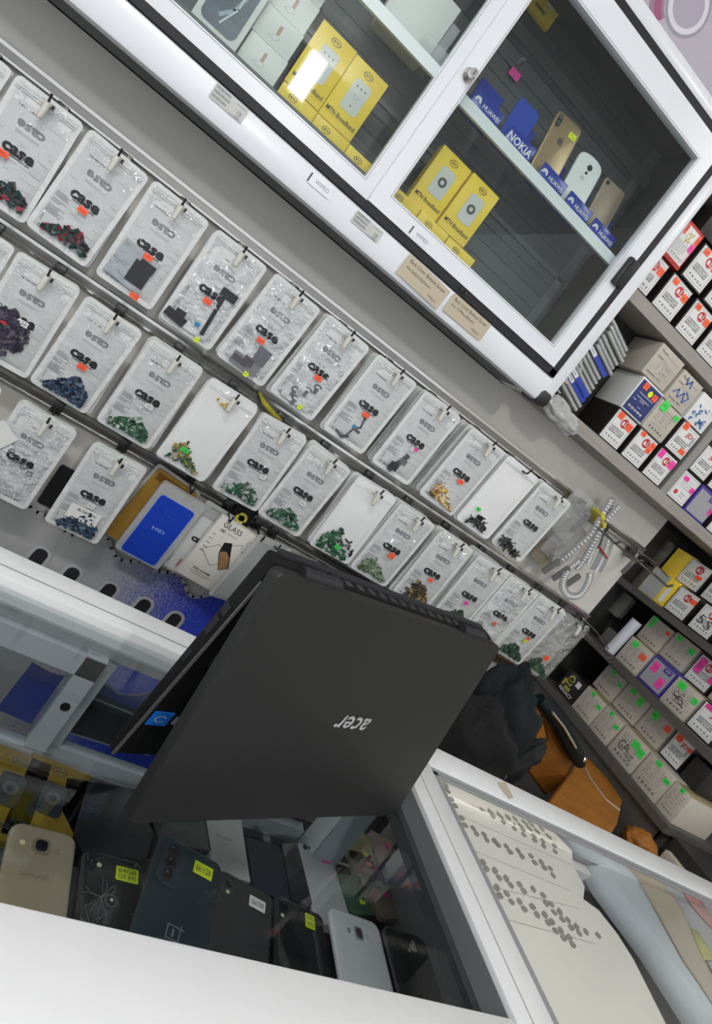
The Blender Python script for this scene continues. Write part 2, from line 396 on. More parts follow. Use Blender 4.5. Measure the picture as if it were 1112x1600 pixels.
def contents(kind, r):
    """small spare parts lying at the foot of the pouch, under its film"""
    b = MB()
    def bits(ms, n, cx, cz, wx, wz, sx, sz, peak=0.0, tri=True):
        for _ in range(n):
            x = r.uniform(-1, 1); t = r.random()
            top = (1-.75*abs(x-peak)) if tri else 1
            px = cx+x*wx/2; pz = cz+(t*top)*wz
            M = Matrix.Translation((px, -.0065-r.random()*.004, pz)) @ Matrix.Rotation(r.uniform(0, PI), 4, 'Y') @ Matrix.Rotation(r.uniform(-.5, .5), 4, 'X') @ Matrix.Rotation(r.uniform(-.4, .4), 4, 'Z')
            a, c = sx*r.uniform(.6, 1.3), sz*r.uniform(.6, 1.3)
            b.box(-a/2, a/2, -.0008, .0008, -c/2, c/2, r.choice(ms), M)
    if kind in ('green', 'olive', 'darkgreen'): bits(PAL[kind], 150, 0, -.172, .078, .040, .010, .006, r.uniform(-.5, .2))
    elif kind == 'greengold': bits(PAL[kind], 120, -.004, -.172, .070, .048, .011, .004, -.5); bits(PAL['gold'][:1]+PAL['gold'][4:], 14, -.008, -.020, .032, .008, .006, .004, 0, False)
    elif kind == 'bluebits': bits(PAL[kind], 220, .004, -.174, .074, .052, .008, .007, .2)
    elif kind == 'redgreen': bits(PAL[kind], 110, .006, -.168, .076, .030, .012, .007, .3)
    elif kind == 'brown': bits(PAL[kind], 60, .004, -.172, .062, .058, .020, .010, -.4)
    elif kind == 'gold': bits(PAL[kind], 110, 0, -.172, .072, .044, .010, .005, -.5)
    elif kind == 'greenbits': bits(PAL['green'], 95, -.004, -.176, .080, .064, .012, .008, -.3); bits(PAL['screw'], 16, .012, -.165, .070, .05, .012, .005)
    elif kind == 'screws': bits(PAL['screw'], 36, -.002, -.172, .058, .034, .020, .0028)
    elif kind == 'pins': bits(PAL['screw'], 34, -.006, -.172, .070, .030, .026, .003, -.9)
    elif kind == 'blob':
        for _ in range(240):
            a = r.uniform(0, 2*PI); q = math.sqrt(r.random()); x, z = -.012+.038*q*math.cos(a), -.125+.046*q*math.sin(a)
            M = Matrix.Translation((x, -.008-.006*(1-q*q), z)) @ Matrix.Rotation(r.uniform(0, PI), 4, 'Y')
            b.box(-.004, .004, -.002, .002, -.003, .003, r.choice(PAL['darkblob']), M)
        b.disc(-.020, -.108, -.0165, .006, REDI, 10, .003)
    elif kind == 'antistatic':
        b.box(-.036, .036, -.0085, -.0065, -.172, -.100, ANTIS, Matrix.Rotation(.08, 4, 'Y')); b.box(-.012, .024, -.0105, -.009, -.162, -.118, FLEXB); b.box(-.004, .026, -.0115, -.0105, -.130, -.112, FLEXB)
    elif kind == 'blackflex':
        b.box(-.040, .040, -.0075, -.006, -.176, -.050, CRINK); b.box(-.034, .010, -.0105, -.008, -.178, -.160, FLEXB, Matrix.Rotation(.12, 4, 'Y')); b.box(.012, .020, -.010, -.008, -.168, -.068, FLEXB, Matrix.Rotation(-.06, 4, 'Y')); b.box(.010, .044, -.011, -.008, -.082, -.064, FLEXB)
        b.box(.004, .014, -.0125, -.011, -.158, -.150, FLEXBL); b.box(-.038, -.018, -.012, -.009, -.165, -.148, FLEXB)
    elif kind == 'greyflex':
        b.box(-.032, .030, -.010, -.007, -.178, -.152, PAL['greyflex'][1]); b.box(.004, .032, -.0115, -.007, -.150, -.116, PAL['greyflex'][0]); b.box(-.030, .004, -.012, -.009, -.170, -.158, PAL['greyflex'][2]); b.box(-.010, .012, -.0125, -.010, -.165, -.148, PAL['greyflex'][2])
    elif kind == 'silverparts':
        b.box(-.036, .036, -.0082, -.0065, -.176, -.096, CRINK)
        for x, z, a in ((-.016, -.150, .5), (.006, -.135, -.4), (.020, -.118, .2), (-.004, -.165, 1.2)):
            b.ring(x, z, -.0095, .006, .0095, PAL['greyflex'][2], 14, .7, a, a+4.4); b.box(x-.004, x+.004, -.0105, -.009, z-.016, z-.002, PAL['greyflex'][0])
    elif kind == 'line':
        b.line([(-.018, -.176), (-.004, -.170), (.0, -.148), (.012, -.136), (.008, -.114), (-.002, -.110)], .0045, -.0078, PAL['greyflex'][2]); b.quad(-.006, .004, -.146, -.138, -.0084, FLEXBL); b.quad(.004, .018, -.150, -.144, -.0084, PAL['greyflex'][2])
        b.line([(-.030, -.170), (-.010, -.178), (.002, -.168)], .004, -.008, PAL['greyflex'][2])
    elif kind == 'dark':
        b.line([(-.010, -.176), (-.004, -.158), (.002, -.144), (.006, -.128)], .013, -.0085, PAL['greyflex'][2]); b.box(-.018, .004, -.011, -.008, -.174, -.156, FLEXB); b.box(-.004, .014, -.011, -.008, -.150, -.138, PAL['greyflex'][0])
    elif kind == 'tags':
        b.box(-.040, .006, -.0095, -.0085, -.110, -.060, WHITES, Matrix.Rotation(.5, 4, 'Y')); b.box(-.030, .020, -.0085, -.0075, -.150, -.110, WHITES, Matrix.Rotation(.6, 4, 'Y'))
        for k in range(4): b.ring(-.022+k*.016, -.082-.008*k, -.0105, .004, .0065, PAL['greyflex'][1], 14)
        bits(PAL['green'], 70, -.03, -.170, .05, .045, .010, .006, -.5)
    return b
STK = {'orange': ORANGE, 'green': GREENS, 'yellow': YELS, 'pink': PINKS, 'white': WHITES}
def sticker(parent, col, x, z, y, w=.017, h=.011, text=None, rot=0.0):
    b = MB(); b.prism(rrect(w, h, .0008, 1), -.0003, 0, STK[col])
    r = random.Random(int((x+z)*1e5)+len(col))
    if text: b.text(text, 0, 0, w*.72, -.0006, INK if col != 'orange' else mat('red pen', (.35, .02, .02), .5), h*.5)
    else:
        pts = [(-w*.33+w*.66*i/7, r.uniform(-.25, .25)*h) for i in range(8)]; b.line(pts, .0006, -.0006, INK if col in ('green', 'yellow', 'white') else mat('red pen', (.35, .02, .02), .5))
    o = b.build('price_sticker', parent, (x, y, z), (0, rot, 0), 0); return label_part(o, f'{col} price sticker')
def hanging(row, idx, x, z, kind, cont, stickers, stack, label, tilt=0.0, y=1.296):
    r = random.Random(row*100+idx); seed = (idx*3+row*5) % 4 if kind in ('case',) else idx % 3
    e = empty('accessory_pouch', (x, y, z), (math.radians(2.5), tilt, 0)); tag(e, label, 'pouch', f'pouches hanging in front on the {ROWN[row]} rail')
    o = bpy.data.objects.new('bag', bag_data(kind, seed)); C.objects.link(o); o.parent = e
    if cont: contents(cont, r).build('spare_parts', e, (0, 0, 0), (0, 0, 0), 0)
    for s in stickers: sticker(e, s[0], s[1], s[2], -.0125, *s[3:])
    for k in range(stack):
        o = bpy.data.objects.new('accessory_pouch', bag_data('case' if kind == 'crink' else kind, seed)); C.objects.link(o)
        o.location = (x+r.uniform(-.004, .004), y+.0105*(k+1), z+r.uniform(-.006, .003)); o.rotation_euler = (math.radians(2.5), tilt+r.uniform(-.05, .05), 0)
        tag(o, 'spare pouch behind the '+label, 'pouch', f'spare pouches behind {ROWN[row]} row pouch {ORD[idx]}')
    return e
Z0, Z1, Z2 = .042, -.200, -.438
R0 = [  # x, kind, contents, stickers, stack, what it looks like
 (-.395, 'case', 'redgreen', [], 1, 'frosted pouch cut off at the left of the top rail'),
 (-.272, 'case', 'redgreen', [('orange', -.018, -.104), ('orange', -.010, -.168)], 2, 'leftmost whole pouch on the top rail, red and green parts'),
 (-.147, 'case', 'redgreen', [('orange', .004, -.104)], 1, 'pouch of red and dark parts with one orange sticker'),
 (-.022, 'case', 'antistatic', [('orange', .003, -.104), ('orange', .020, -.178)], 1, 'pouch with a silver sachet and two orange stickers'),
 (.110, 'crink', 'blackflex', [('orange', .0, -.106), ('yellow', .024, -.180, .010, .010)], 1, 'crinkled pouch with black cable, blue tab and yellow dot'),
 (.243, 'crink', 'greyflex', [('orange', -.004, -.108), ('yellow', .012, -.181, .010, .010)], 1, 'pouch of grey blocky parts with a yellow dot'),
 (.376, 'crink', 'silverparts', [('orange', .006, -.102), ('yellow', .014, -.174, .010, .010)], 3, 'very crinkled shiny pouch with grey clips inside'),
 (.514, 'case', 'line', [('orange', .002, -.106)], 4, 'pouch with one thin bent ribbon cable'),
 (.655, 'case', 'dark', [('pink', .010, -.104, .010, .008), ('white', .002, -.108, .009, .009)], 5, 'pouch with one small dark connector and pink tag'),
 (.808, 'case', 'gold', [('orange', .006, -.104)], 7, 'pouch of little gold parts with an orange sticker'),
 (.935, 'plain', 'screws', [('green', -.030, -.134, .012, .010)], 6, 'plain white pouch of black screws with a green sticker'),
 (1.062, 'case', 'pins', [], 2, 'last printed pouch on the top rail, with black pins'),
]
R1 = [
 (-.262, 'case', None, [], 1, 'frosted pouch cut off at the left of the middle rail'),
 (-.140, 'case', 'blob', [('white', .006, -.092, .019, .011, '120')], 1, 'pouch with a dark bundle of beads and a white tag'),
 (-.012, 'case', 'bluebits', [('orange', .004, -.104)], 1, 'pouch full of dark blue bits with an orange sticker'),
 (.121, 'case', 'green', [('white', .010, -.102, .016, .009, '20¢')], 3, 'pouch of green boards between the blue bits and plain pouch'),
 (.257, 'plain', 'greengold', [('green', -.016, -.142, .017, .010, '24¢')], 3, 'plain white pouch of green and gold bits'),
 (.385, 'case', 'green', [('white', .020, -.104, .014, .010, '10¢')], 2, 'glossy pouch of green boards above the white glass box'),
 (.512, 'case', 'green', [('white', .010, -.108, .016, .010, '20¢')], 2, 'pouch of green boards above the laptop hinge corner'),
 (.650, 'plain', 'greenbits', [('green', .002, -.154, .015, .010, '24¢')], 5, 'plain white pouch of large green boards, green sticker low'),
 (.779, 'case', 'olive', [('orange', .008, -.104, .016, .015)], 4, 'pouch of olive green parts with a large orange sticker'),
 (.914, 'case', 'brown', [('orange', .004, -.106, .014, .010)], 4, 'pouch of brown flex parts with an orange sticker'),
 (1.050, 'case', 'darkgreen', [('pink', .0, -.108, .012, .010)], 5, 'pouch of dark green bits with a pink sticker'),
 (1.170, 'crink', None, [('orange', -.002, -.116, .010, .010)], 4, 'crinkled pouch with only a small orange sticker'),
 (1.290, 'case', 'darkgreen', [('orange', .006, -.104, .012, .009), ('yellow', .004, -.114, .011, .009)], 5, 'pouch with an orange sticker just above a yellow one'),
 (1.398, 'clear', 'darkgreen', [('orange', -.006, -.124, .018, .016)], 0, 'limp clear pouch at the right end of the middle rail'),
]
R2 = [
 (-.160, 'crink', None, [], 1, 'frosted pouch cut off at the left of the lowest row'),
 (-.010, 'crink', 'tags', [], 2, 'shiny pouch in the lowest row holding paper tags'),
 (.140, 'case', 'bluebits', [('white', .004, -.106, .015, .010, 'SG-E')], 1, 'lowest row pouch with dark blue cluster and written card'),
]
for row, (rows, z) in enumerate(((R0, Z0), (R1, Z1), (R2, Z2))):
    for i, (x, kind, cont, stk, n, lab) in enumerate(rows):
        r = random.Random(row*50+i)
        hanging(row, i, x, z, kind, cont, stk, n, lab, r.uniform(-.03, .03)+(.02 if row == 0 else 0), 1.296)
        hook(x+.002, z+.004, 'peg hook of the '+lab, clip=not (row == 0 and i in (10,)))
# handwritten code on two pouches
p = [o for o in bpy.data.objects if o.get('label', '').startswith('pouch with a dark bundle')][0]
b = MB(); b.text('036', -.030, -.086, .028, -.0095, INK, .011); b.build('pen_writing', p)
p = [o for o in bpy.data.objects if o.get('label', '').startswith('lowest row pouch with dark')][0]
b = MB(); b.box(-.030, .034, -.0105, -.0098, -.150, -.118, WHITES); b.text('8-S6-DV', .006, -.125, .040, -.0112, INK, .007); label_part(b.build('note_card', p), 'white card with pen writing')

# ------------------------------------------------------------------ lowest row: boxed screen protectors, turned packs
def lowest_hook(u, v, label):
    q = onY(u, v, 1.31); return hook(q.x, q.z, label, False, 'bare hooks over the boxed packs', 1.29)
lowest_hook(297, 768, 'bare peg hook above the blue screen protector pack')
lowest_hook(357, 812, 'bare peg hook above the white boxed glass pack')
lowest_hook(405, 842, 'bare peg hook above the pack turned side-on')
lowest_hook(430, 855, 'bare peg hook above the clear trays by the laptop')

def at_pack(name, x, y, z, rot, label, cat='packet'):
    return tag(empty(name, (x, y, z), rot), label, cat, 'screen protector packs in the lowest row')
t = at_pack('screen_protector_pack', .268, 1.352, -.520, (0, .10, 0), 'old amber and black pack hanging behind the blue screen protector pack')
AMB = mat('amber card', (.36, .20, .03), .4, 0, 0, 30, .3)
b = MB(); b.prism(rrect(.105, .19, .008), -.004, .004, AMB); b.quad(-.046, .046, .070, .088, -.0046, mat('dark amber', (.16, .07, .01), .4)); b.text('GLASS', 0, .078, .05, -.005, AMB, .008); b.build('backing_card', t)
b = MB(); b.prism(rrect(.117, .202, .010), .0045, .009, ACRYW); b.build('tray', t)
t = at_pack('screen_protector_pack', .296, 1.325, -.532, (math.radians(3), .03, 0), 'blue screen protector pack in a frosted tray, marked 10D')
b = MB(); b.prism(rrect(.110, .190, .010, 5, 0, .004), -.002, .012, ACRYW); b.ring(.012, .092, -.0035, .014, .018, ACRYW, 20, .5); b.build('tray', t)
b = MB(); b.prism(rrect(.086, .160, .009, 5, 0, -.006), -.0040, -.0022, BLUEC); BLW = mat('pale blue print', (.30, .42, .75), .4)
pts = rrect(.086, .160, .009, 5, 0, -.006); b.line(pts+[pts[0]], .0018, -.0045, BLW)
b.line([(-.012, .046), (-.012, .030), (0, .018), (.012, .030), (.012, .046), (0, .050), (-.012, .046)], .0012, -.0045, mat('deep blue print', (.03, .11, .42), .4)); b.text('SCREEN', 0, .036, .018, -.0045, mat('deep blue print', (.03, .11, .42), .4), .004)
b.text('10D', 0, -.004, .030, -.0046, BLW, .008, 0, .02); b.text('FULL GLUE GLASS', 0, -.030, .044, -.0045, mat('deep blue print', (.03, .11, .42), .4), .0045); b.build('protector_card', t)
q = onY(304, 848, 1.345); t = at_pack('phone_case_pack', q.x, 1.345, q.z, (math.radians(3), .05, 0), 'clear plastic phone case pack between the blue pack and the white glass box')
b = MB(); b.prism(rrect(.086, .176, .008), -.003, .010, ACRYW); b.prism(rrect(.080, .022, .006, 4, 0, .094), -.001, .002, ACRYW); b.text('THE NEW CASE', -.008, .094, .030, -.0022, INK, .003); b.build('clear_box', t)
b = MB(); b.prism(rrect(.066, .150, .006, 4, .004, -.008), -.0042, -.0034, POUCH); b.text('case', .008, .010, .046, -.0048, INK, .013, 0, .045); b.quad(-.004, .018, -.070, -.048, -.0048, mat('faded pink print', (.55, .22, .26), .5)); b.text('QUALITY', -.024, -.056, .020, -.0048, INK, .003, PI/2); b.build('case_insert', t)
q = onY(341, 867, 1.312); t = at_pack('screen_protector_box', q.x, 1.318, q.z+.004, (math.radians(3), .05, 0), 'white box lettered GLASS with a picture of a phone in brown and black')
b = MB(); b.box(-.052, .052, -.007, .010, -.090, .082, mat('warm white carton', (.70, .68, .62), .4), ch=.001)
b.text('GLASS', -.012, .068, .048, -.0076, INK, .013); b.text('10D', -.028, .052, .013, -.0076, INK, .007, 0, .03); b.quad(-.016, .010, .0515, .0527, -.0076, INKG)
for q in range(5): b.quad(-.044, -.036+q*.001, .034-q*.012, .036-q*.012, -.0076, INKG)
b.frame(.036, .044, .050, .062, -.0076, .0008, INKG); b.quad(.036, .044, .042, .0435, -.0076, INKG); b.quad(.038, .044, .030, .032, -.0076, INKG)
b.line([(-.040, -.010), (-.014, .020), (.026, -.004), (.0, -.036), (-.040, -.010)], .0009, -.0077, INK); b.line([(.0, .026), (.030, .046), (.046, .022)], .0008, -.0077, INK)
ph = [(-.008, .030), (.008, .038), (.040, -.020), (.022, -.036), (-.004, .004)]
b.add([(x, -.0080, z) for x, z in reversed(ph)], [range(5)], BLACK); PLN = mat('planet print', (.30, .17, .08), .35, 0, 0, 60, .5)
b.add([(x, -.0084, z) for x, z in [(-.003, .006), (.022, -.034), (.037, -.020), (.024, .004), (.010, .014)]], [range(5)], PLN)
b.text('FULL COVER', -.006, -.058, .044, -.0077, INK, .0055, 0, .02); b.quad(-.034, .022, -.0665, -.0655, -.0077, INKG); b.quad(-.026, .014, -.071, -.070, -.0077, INKG)
b.build('box', t)
q = onY(391, 892, 1.315); t = at_pack('screen_protector_pack', q.x, 1.318, q.z+.004, (math.radians(3), .06, math.radians(24)), 'grey faced pack turned side-on with an orange sticker near its top')
b = MB(); b.box(-.050, .050, -.005, .006, -.098, .088, ACRYW, ch=.001); b.prism(rrect(.088, .165, .004, 3, 0, -.006), -.0062, -.0052, mat('grey insert', (.40, .41, .41), .4, 0, .05, 200, .1)); b.build('tray', t)
sticker(t, 'orange', .016, .050, -.0068, .024, .014)
t = at_pack('screen_protector_pack', .588, 1.335, -.520, (math.radians(3), .08, math.radians(40)), 'clear curved tray hanging just left of the laptop hinge')
b = MB(); b.prism(rrect(.095, .185, .03, 6), -.003, .008, ACRYW); b.build('tray', t)
t = at_pack('screen_protector_pack', .650, 1.340, -.515, (math.radians(3), .08, math.radians(40)), 'clear curved tray hanging behind the top corner of the laptop')
b = MB(); b.prism(rrect(.095, .175, .03, 6), -.003, .008, ACRYW); b.build('tray', t)
# yellow tie on the middle rail and a yellow ring in the lowest row
b = MB(); b.tube([(0, 0, .012), (.020, -.012, .0), (.050, -.016, -.008), (.075, -.010, -.012)], [.003, .006, .006, .003], mat('yellow tie', (.62, .55, .05), .5), 8)
tag(b.build('cable_tie', None, (.312, 1.37, -.176)), 'yellow tie twisted on the middle rail', 'tie')
b = MB(); b.tube([(.011*math.cos(a*PI/8), 0, .011*math.sin(a*PI/8)) for a in range(17)], .0035, mat('yellow tie', (.62, .55, .05), .5), 8)
q = onY(377, 810, 1.34); tag(b.build('rubber_ring', None, q), 'small yellow ring on a bare hook above the white glass box', 'ring')
# black tags hanging behind
for u, v, lab in ((375, 800, 'small black bag hanging behind the yellow ring'), (25, 748, 'dark card showing between the two lowest pouches at the left')):
    q = onY(u+70 if u < 50 else u, v, 1.372); b = MB(); b.prism(rrect(.05, .10, .006, 3, .01, -.02), -.003, .003, BLACK); tag(b.build('tag_card', None, q), lab, 'card')

# ------------------------------------------------------------------ right end of the hanging wall: clear straps, clear sachets, bare hooks
TAGM = mat('grey tag', (.16, .165, .16), .3, .4)
def tag_hook(x, z, label, y0=1.20):
    e = empty('peg_hook', (x, 1.385, z)); tag(e, label, 'hook', 'bare long hooks at the right end of the wall')
    b = MB(); yl = y0-1.385; b.tube([(0, 0, .0), (0, yl+.03, -.012), (0, yl+.012, -.014), (.0, yl, -.002)], .0032, STEEL, 8); b.tube([(.0, 0, .022), (0, yl*.5, .020), (0, yl+.03, .008)], .002, STEEL, 8); b.build('rod', e)
    b = MB(); b.box(-.014, .014, -.012, .004, -.012, .026, DARKST, ch=.002); b.build('wall_clip', e)
    b = MB(); b.prism(rrect(.016, .062, .004, 3, 0, -.022), -.002, .002, TAGM)
    for k in range(3): b.disc(0, .0-.007*k, -.0024, .0016, WHITES, 8)
    o = b.build('tag_plate', e, (-.002, -.035, -.006), (0, .10, 0)); label_part(o, 'grey slotted tag plate')
    return e
tag_hook(1.235, .056, 'bare long hook at the bundle of clear straps on the top rail')
tag_hook(1.335, .052, 'bare long hook just right of the clear straps on the top rail')
tag_hook(1.478, .050, 'last bare long hook at the right end of the top rail')
tag_hook(1.485, -.205, 'last bare long hook at the right end of the middle rail')
def sachet(u, v, y, w, h, label, seed, m=CLEARF, rot=.1):
    q = onY(u, v, y); b = MB(); nx, nz = 12, 18; vs = []; fs = []
    for side in (0, 1):
        for j in range(nz+1):
            for i in range(nx+1):
                x = (i/nx-.5)*w; z = (j/nz-.5)*h; e = (1-(2*x/w)**2)*(1-(2*z/h)**2)
                n = noise.noise(Vector((x*45+seed, z*45, seed)))
                vs.append((x, (-1 if side == 0 else 1)*(.0012+.006*e)+.006*n*e, z))
        o = side*(nx+1)*(nz+1)
        for j in range(nz):
            for i in range(nx):
                a = o+j*(nx+1)+i; f = (a, a+1, a+nx+2, a+nx+1); fs.append(f if side == 0 else tuple(reversed(f)))
    b.add(vs, fs, m)
    return tag(b.build('plastic_sachet', None, q, (0, rot, 0), 80), label, 'sachet', 'clear sachets beside the last pouch of the top rail')
sachet(893, 805, 1.335, .10, .13, 'clear crumpled sachet just right of the last pouch on the top rail', 1)
sachet(880, 845, 1.350, .085, .12, 'clear sachet half hidden under the straps, with a brown card in it', 5)
mat('brown card', (.30, .26, .19), .6); b = MB(); b.prism([(-.03, -.03), (.035, -.045), (.05, -.02), (.02, .035), (-.02, .03)], .0, .003, MATS['brown card'])
q = onY(850, 860, 1.362); tag(b.build('paper_card', None, q), 'folded brown card behind the straps at the end of the top rail', 'card')
STRAP = mat('clear strap', (.34, .35, .35), .12, 0, .6, 60, .2, .6, trans=.30); BEAD = mat('strap studs', (.75, .76, .76), .15)
def strap(pts, w, label, seed):
    """a bent clear plastic strip studded along its middle"""
    P = []
    n = len(pts)
    for i in range(n-1):                                    # Catmull-Rom through the points
        p0, p1, p2, p3 = (Vector(pts[max(0, i-1)]), Vector(pts[i]), Vector(pts[i+1]), Vector(pts[min(n-1, i+2)]))
        for k in range(6):
            t = k/6; P.append(.5*((2*p1)+(p2-p0)*t+(2*p0-5*p1+4*p2-p3)*t*t+(3*p1-p0-3*p2+p3)*t**3))
    P.append(Vector(pts[-1]))
    b = MB(); vs = []; fs = []
    for i, p in enumerate(P):
        t = (P[min(i+1, len(P)-1)]-P[max(0, i-1)]).normalized(); s = t.cross(Vector((0, 1, 0)));
        if s.length < .1: s = Vector((1, 0, 0))
        s = s.normalized()*w/2; d = t.cross(s).normalized()*.0012
        vs += [p-s-d, p+s-d, p+s+d, p-s+d]
    for i in range(len(P)-1):
        for k in range(4): l = (k+1) % 4; fs.append((4*i+k, 4*i+l, 4*i+4+l, 4*i+4+k))
    fs += [(3, 2, 1, 0), tuple(4*(len(P)-1)+k for k in range(4))]
    b.add(vs, fs, STRAP)
    e = b.build('plastic_strap', None, (0, 0, 0), (0, 0, 0), 60); tag(e, label, 'strap', 'clear studded straps tied to the rail')
    g = MB()
    for i in range(1, len(P)-1, 1):
        p = P[i]; t = (P[i+1]-P[i-1]).normalized(); a = math.atan2(t.x, t.z)
        g.box(-.0045, .0045, -.0032, -.0014, -.0022, .0022, BEAD, Matrix.Translation(p) @ Matrix.Rotation(a, 4, 'Y')); g.box(-.0045, .0045, .0014, .0032, -.0022, .0022, BEAD, Matrix.Translation(p) @ Matrix.Rotation(a, 4, 'Y'))
    g.build('studs', e)
    return e
def PY(*a):  # list of (u,v,y)
    return [tuple(onY(u, v, y)) for u, v, y in a]
strap(PY((955, 780, 1.31), (940, 805, 1.30), (922, 835, 1.29), (893, 862, 1.29), (868, 882, 1.30)), .019, 'clear studded strap running down and left from the yellow tie', 1)
strap(PY((968, 790, 1.325), (948, 812, 1.315), (930, 842, 1.305), (915, 870, 1.305), (900, 890, 1.31)), .019, 'clear studded strap beneath the first, ending at the grey tag plates', 2)
strap(PY((958, 778, 1.34), (944, 810, 1.33), (935, 838, 1.32), (925, 862, 1.31), (918, 880, 1.31)), .019, 'clear studded strap hanging straight from the yellow tie', 3)
strap(PY((905, 875, 1.30), (886, 893, 1.285), (879, 915, 1.28), (888, 930, 1.28), (905, 930, 1.285), (918, 912, 1.295), (922, 895, 1.30)), .022, 'clear studded strap curled into a loop at the bottom of the bundle', 4)
strap(PY((952, 838, 1.32), (946, 858, 1.315), (938, 878, 1.31), (930, 892, 1.31)), .040, 'wide clear studded strap with a red band beside the loop', 5)
q = onY(941, 813, 1.296); b = MB(); b.box(-.022, .022, -.006, .05, -.005, .005, mat('yellow tie', (.62, .55, .05), .5), ch=.001); tag(b.build('cable_tie', None, q, (0, .6, 0)), 'yellow tie holding the clear straps to the rail', 'tie')
q = onY(943, 864, 1.305); b = MB(); b.box(-.024, .024, -.004, .016, -.0014, .0014, REDI); tag(b.build('rubber_band', None, q, (0, .25, 0)), 'thin red band round the wide clear strap', 'band')
for u, v, lab in ((861, 885, 'grey metal tag plate under the left straps'), (876, 896, 'grey metal tag plate beside the left straps, lower one'), (893, 908, 'grey metal tag plate inside the strap loop')):
    q = onY(u, v, 1.285); b = MB(); b.prism(rrect(.018, .055, .004, 3), -.002, .002, TAGM); tag(b.build('tag_plate', None, q, (0, .35, 0)), lab, 'tag')

# ------------------------------------------------------------------ wall cabinet with glazed doors
cab = tag(empty('display_cabinet', (0, 1.2, .165)), 'white aluminium wall cabinet with glass doors hung above the pouches', 'cabinet')
def rel(b): return b.warp(lambda v: Vector((v.x, v.y-1.2, v.z-.165)))
b = MB()
b.box(-1.0, .765, 1.215, 1.395, .192, .215, WHITE); b.box(-1.0, .80, 1.215, 1.395, .815, .84, WHITE); b.box(.775, .80, 1.215, 1.395, .19, .815, WHITE); b.box(-1.0, -.975, 1.215, 1.395, .19, .815, WHITE)
b.box(-.975, .775, 1.380, 1.395, .19, .815, DARKM); b.box(-.975, .775, 1.225, 1.38, .190, .297, mat('cabinet floor', (.10, .105, .11), .5)); b.box(.770, .775, 1.225, 1.38, .297, .815, mat('cabinet side', (.055, .058, .056), .5)); b.box(-.975, .770, 1.225, 1.38, .808, .815, mat('cabinet side', (.055, .058, .056), .5))
rel(b).build('carcass', cab)
b = MB()                                                     # rounded outer frame
def bar(b, x0, x1, z0, z1, m): b.box(x0, x1, 1.190, 1.222, z0, z1, m, ch=.010)
bar(b, -1.0, .785, .180, .2405, WHITE); bar(b, .7715, .806, .20, .835, WHITE); bar(b, -1.0, .803, .811, .845, WHITE)
rel(b).build('outer_frame', cab)
b = MB(); b.box(.768, .806, 1.186, 1.26, .176, .213, BLACK, ch=.012); rel(b).build('corner_cap', cab)
b = MB(); b.box(-1.0, .7725, 1.188, 1.206, .2395, .2545, RUBBER); b.box(.7565, .7725, 1.188, 1.206, .24, .812, RUBBER); b.box(-1.0, .7725, 1.188, 1.206, .7985, .8135, RUBBER); rel(b).build('gasket', cab)
b = MB(); b.box(-1.0, .80, 1.380, 1.398, .190, .207, RUBBER); b.tube([(-1.0, 1.377, .194), (.80, 1.377, .194)], .004, BLACK, 8); rel(b).build('rear_seal', cab)
b = MB()
for k in range(16): b.box(-.97, .768, 1.374, 1.381, .300+.032*k, .3305+.032*k, SLAT)
b.box(-.97, .768, 1.369, 1.376, .728, .752, mat('inner rail', (.13, .135, .135), .4)); b.box(.726, .750, 1.366, 1.376, .30, .80, mat('inner rail', (.13, .135, .135), .4)); b.box(-.97, .768, 1.366, 1.376, .448, .458, mat('inner rail', (.13, .135, .135), .4))
rel(b).build('slat_back', cab)
b = MB(); b.box(-.97, .766, 1.222, 1.37, .504, .510, GLASSC); rel(b).build('glass_shelf', cab)
b = MB(); b.box(-.97, .766, 1.214, 1.224, .494, .5145, SHELFG); o = rel(b).build('shelf_trim', cab); label_part(o, 'pale shelf edge')
def door(name, x0, x1, z0, z1, st_l, st_r, rail_b, rail_t, y):
    d = empty(name, (x0, y-1.2, z0-.165)); d.parent = cab
    b = MB(); W, H = x1-x0, z1-z0
    b.prism([(0, 0), (W, 0), (W-st_r, rail_b), (st_l, rail_b)], -.010, .010, WHITE); b.prism([(0, H), (st_l, H-rail_t), (W-st_r, H-rail_t), (W, H)], -.010, .010, WHITE)
    b.prism([(0, 0), (st_l, rail_b), (st_l, H-rail_t), (0, H)], -.010, .010, WHITE); b.prism([(W, 0), (W, H), (W-st_r, H-rail_t), (W-st_r, rail_b)], -.010, .010, WHITE)
    b.frame(st_l-.0035, W-st_r+.0035, rail_b-.0035, H-rail_t+.0035, -.0104, .0009, INKG)
    b.build('frame', d)
    b = MB(); b.box(st_l-.003, W-st_r+.003, -.002, .002, rail_b-.003, H-rail_t+.003, GLASSD); b.build('pane', d, smooth=0)
    return d
dl = door('left_door', -.97, .236, .2535, .798, .04, .030, .033, .04, 1.214); dl.name = 'door'
dr = door('door', .230, .7555, .2560, .797, .033, .034, .034, .049, 1.196)
b = MB(); b.box(.734, .763, 1.174, 1.188, .460, .524, BLACK, ch=.004); b.box(.742, .755, 1.172, 1.176, .464, .520, RUBBER, ch=.001); rel(b).build('pull_handle', cab)
b = MB(); b.tube([(.249, 1.187, .527), (.249, 1.183, .527)], .0125, CHROME, 24); b.tube([(.249, 1.184, .527), (.249, 1.176, .527)], [.0095, .0095], STEEL, 24); b.tube([(.249, 1.177, .527), (.249, 1.162, .527)], [.0078, .0074], CHROME, 24); b.box(.2482, .2498, 1.1612, 1.163, .523, .531, BLACK); rel(b).build('lock', cab)
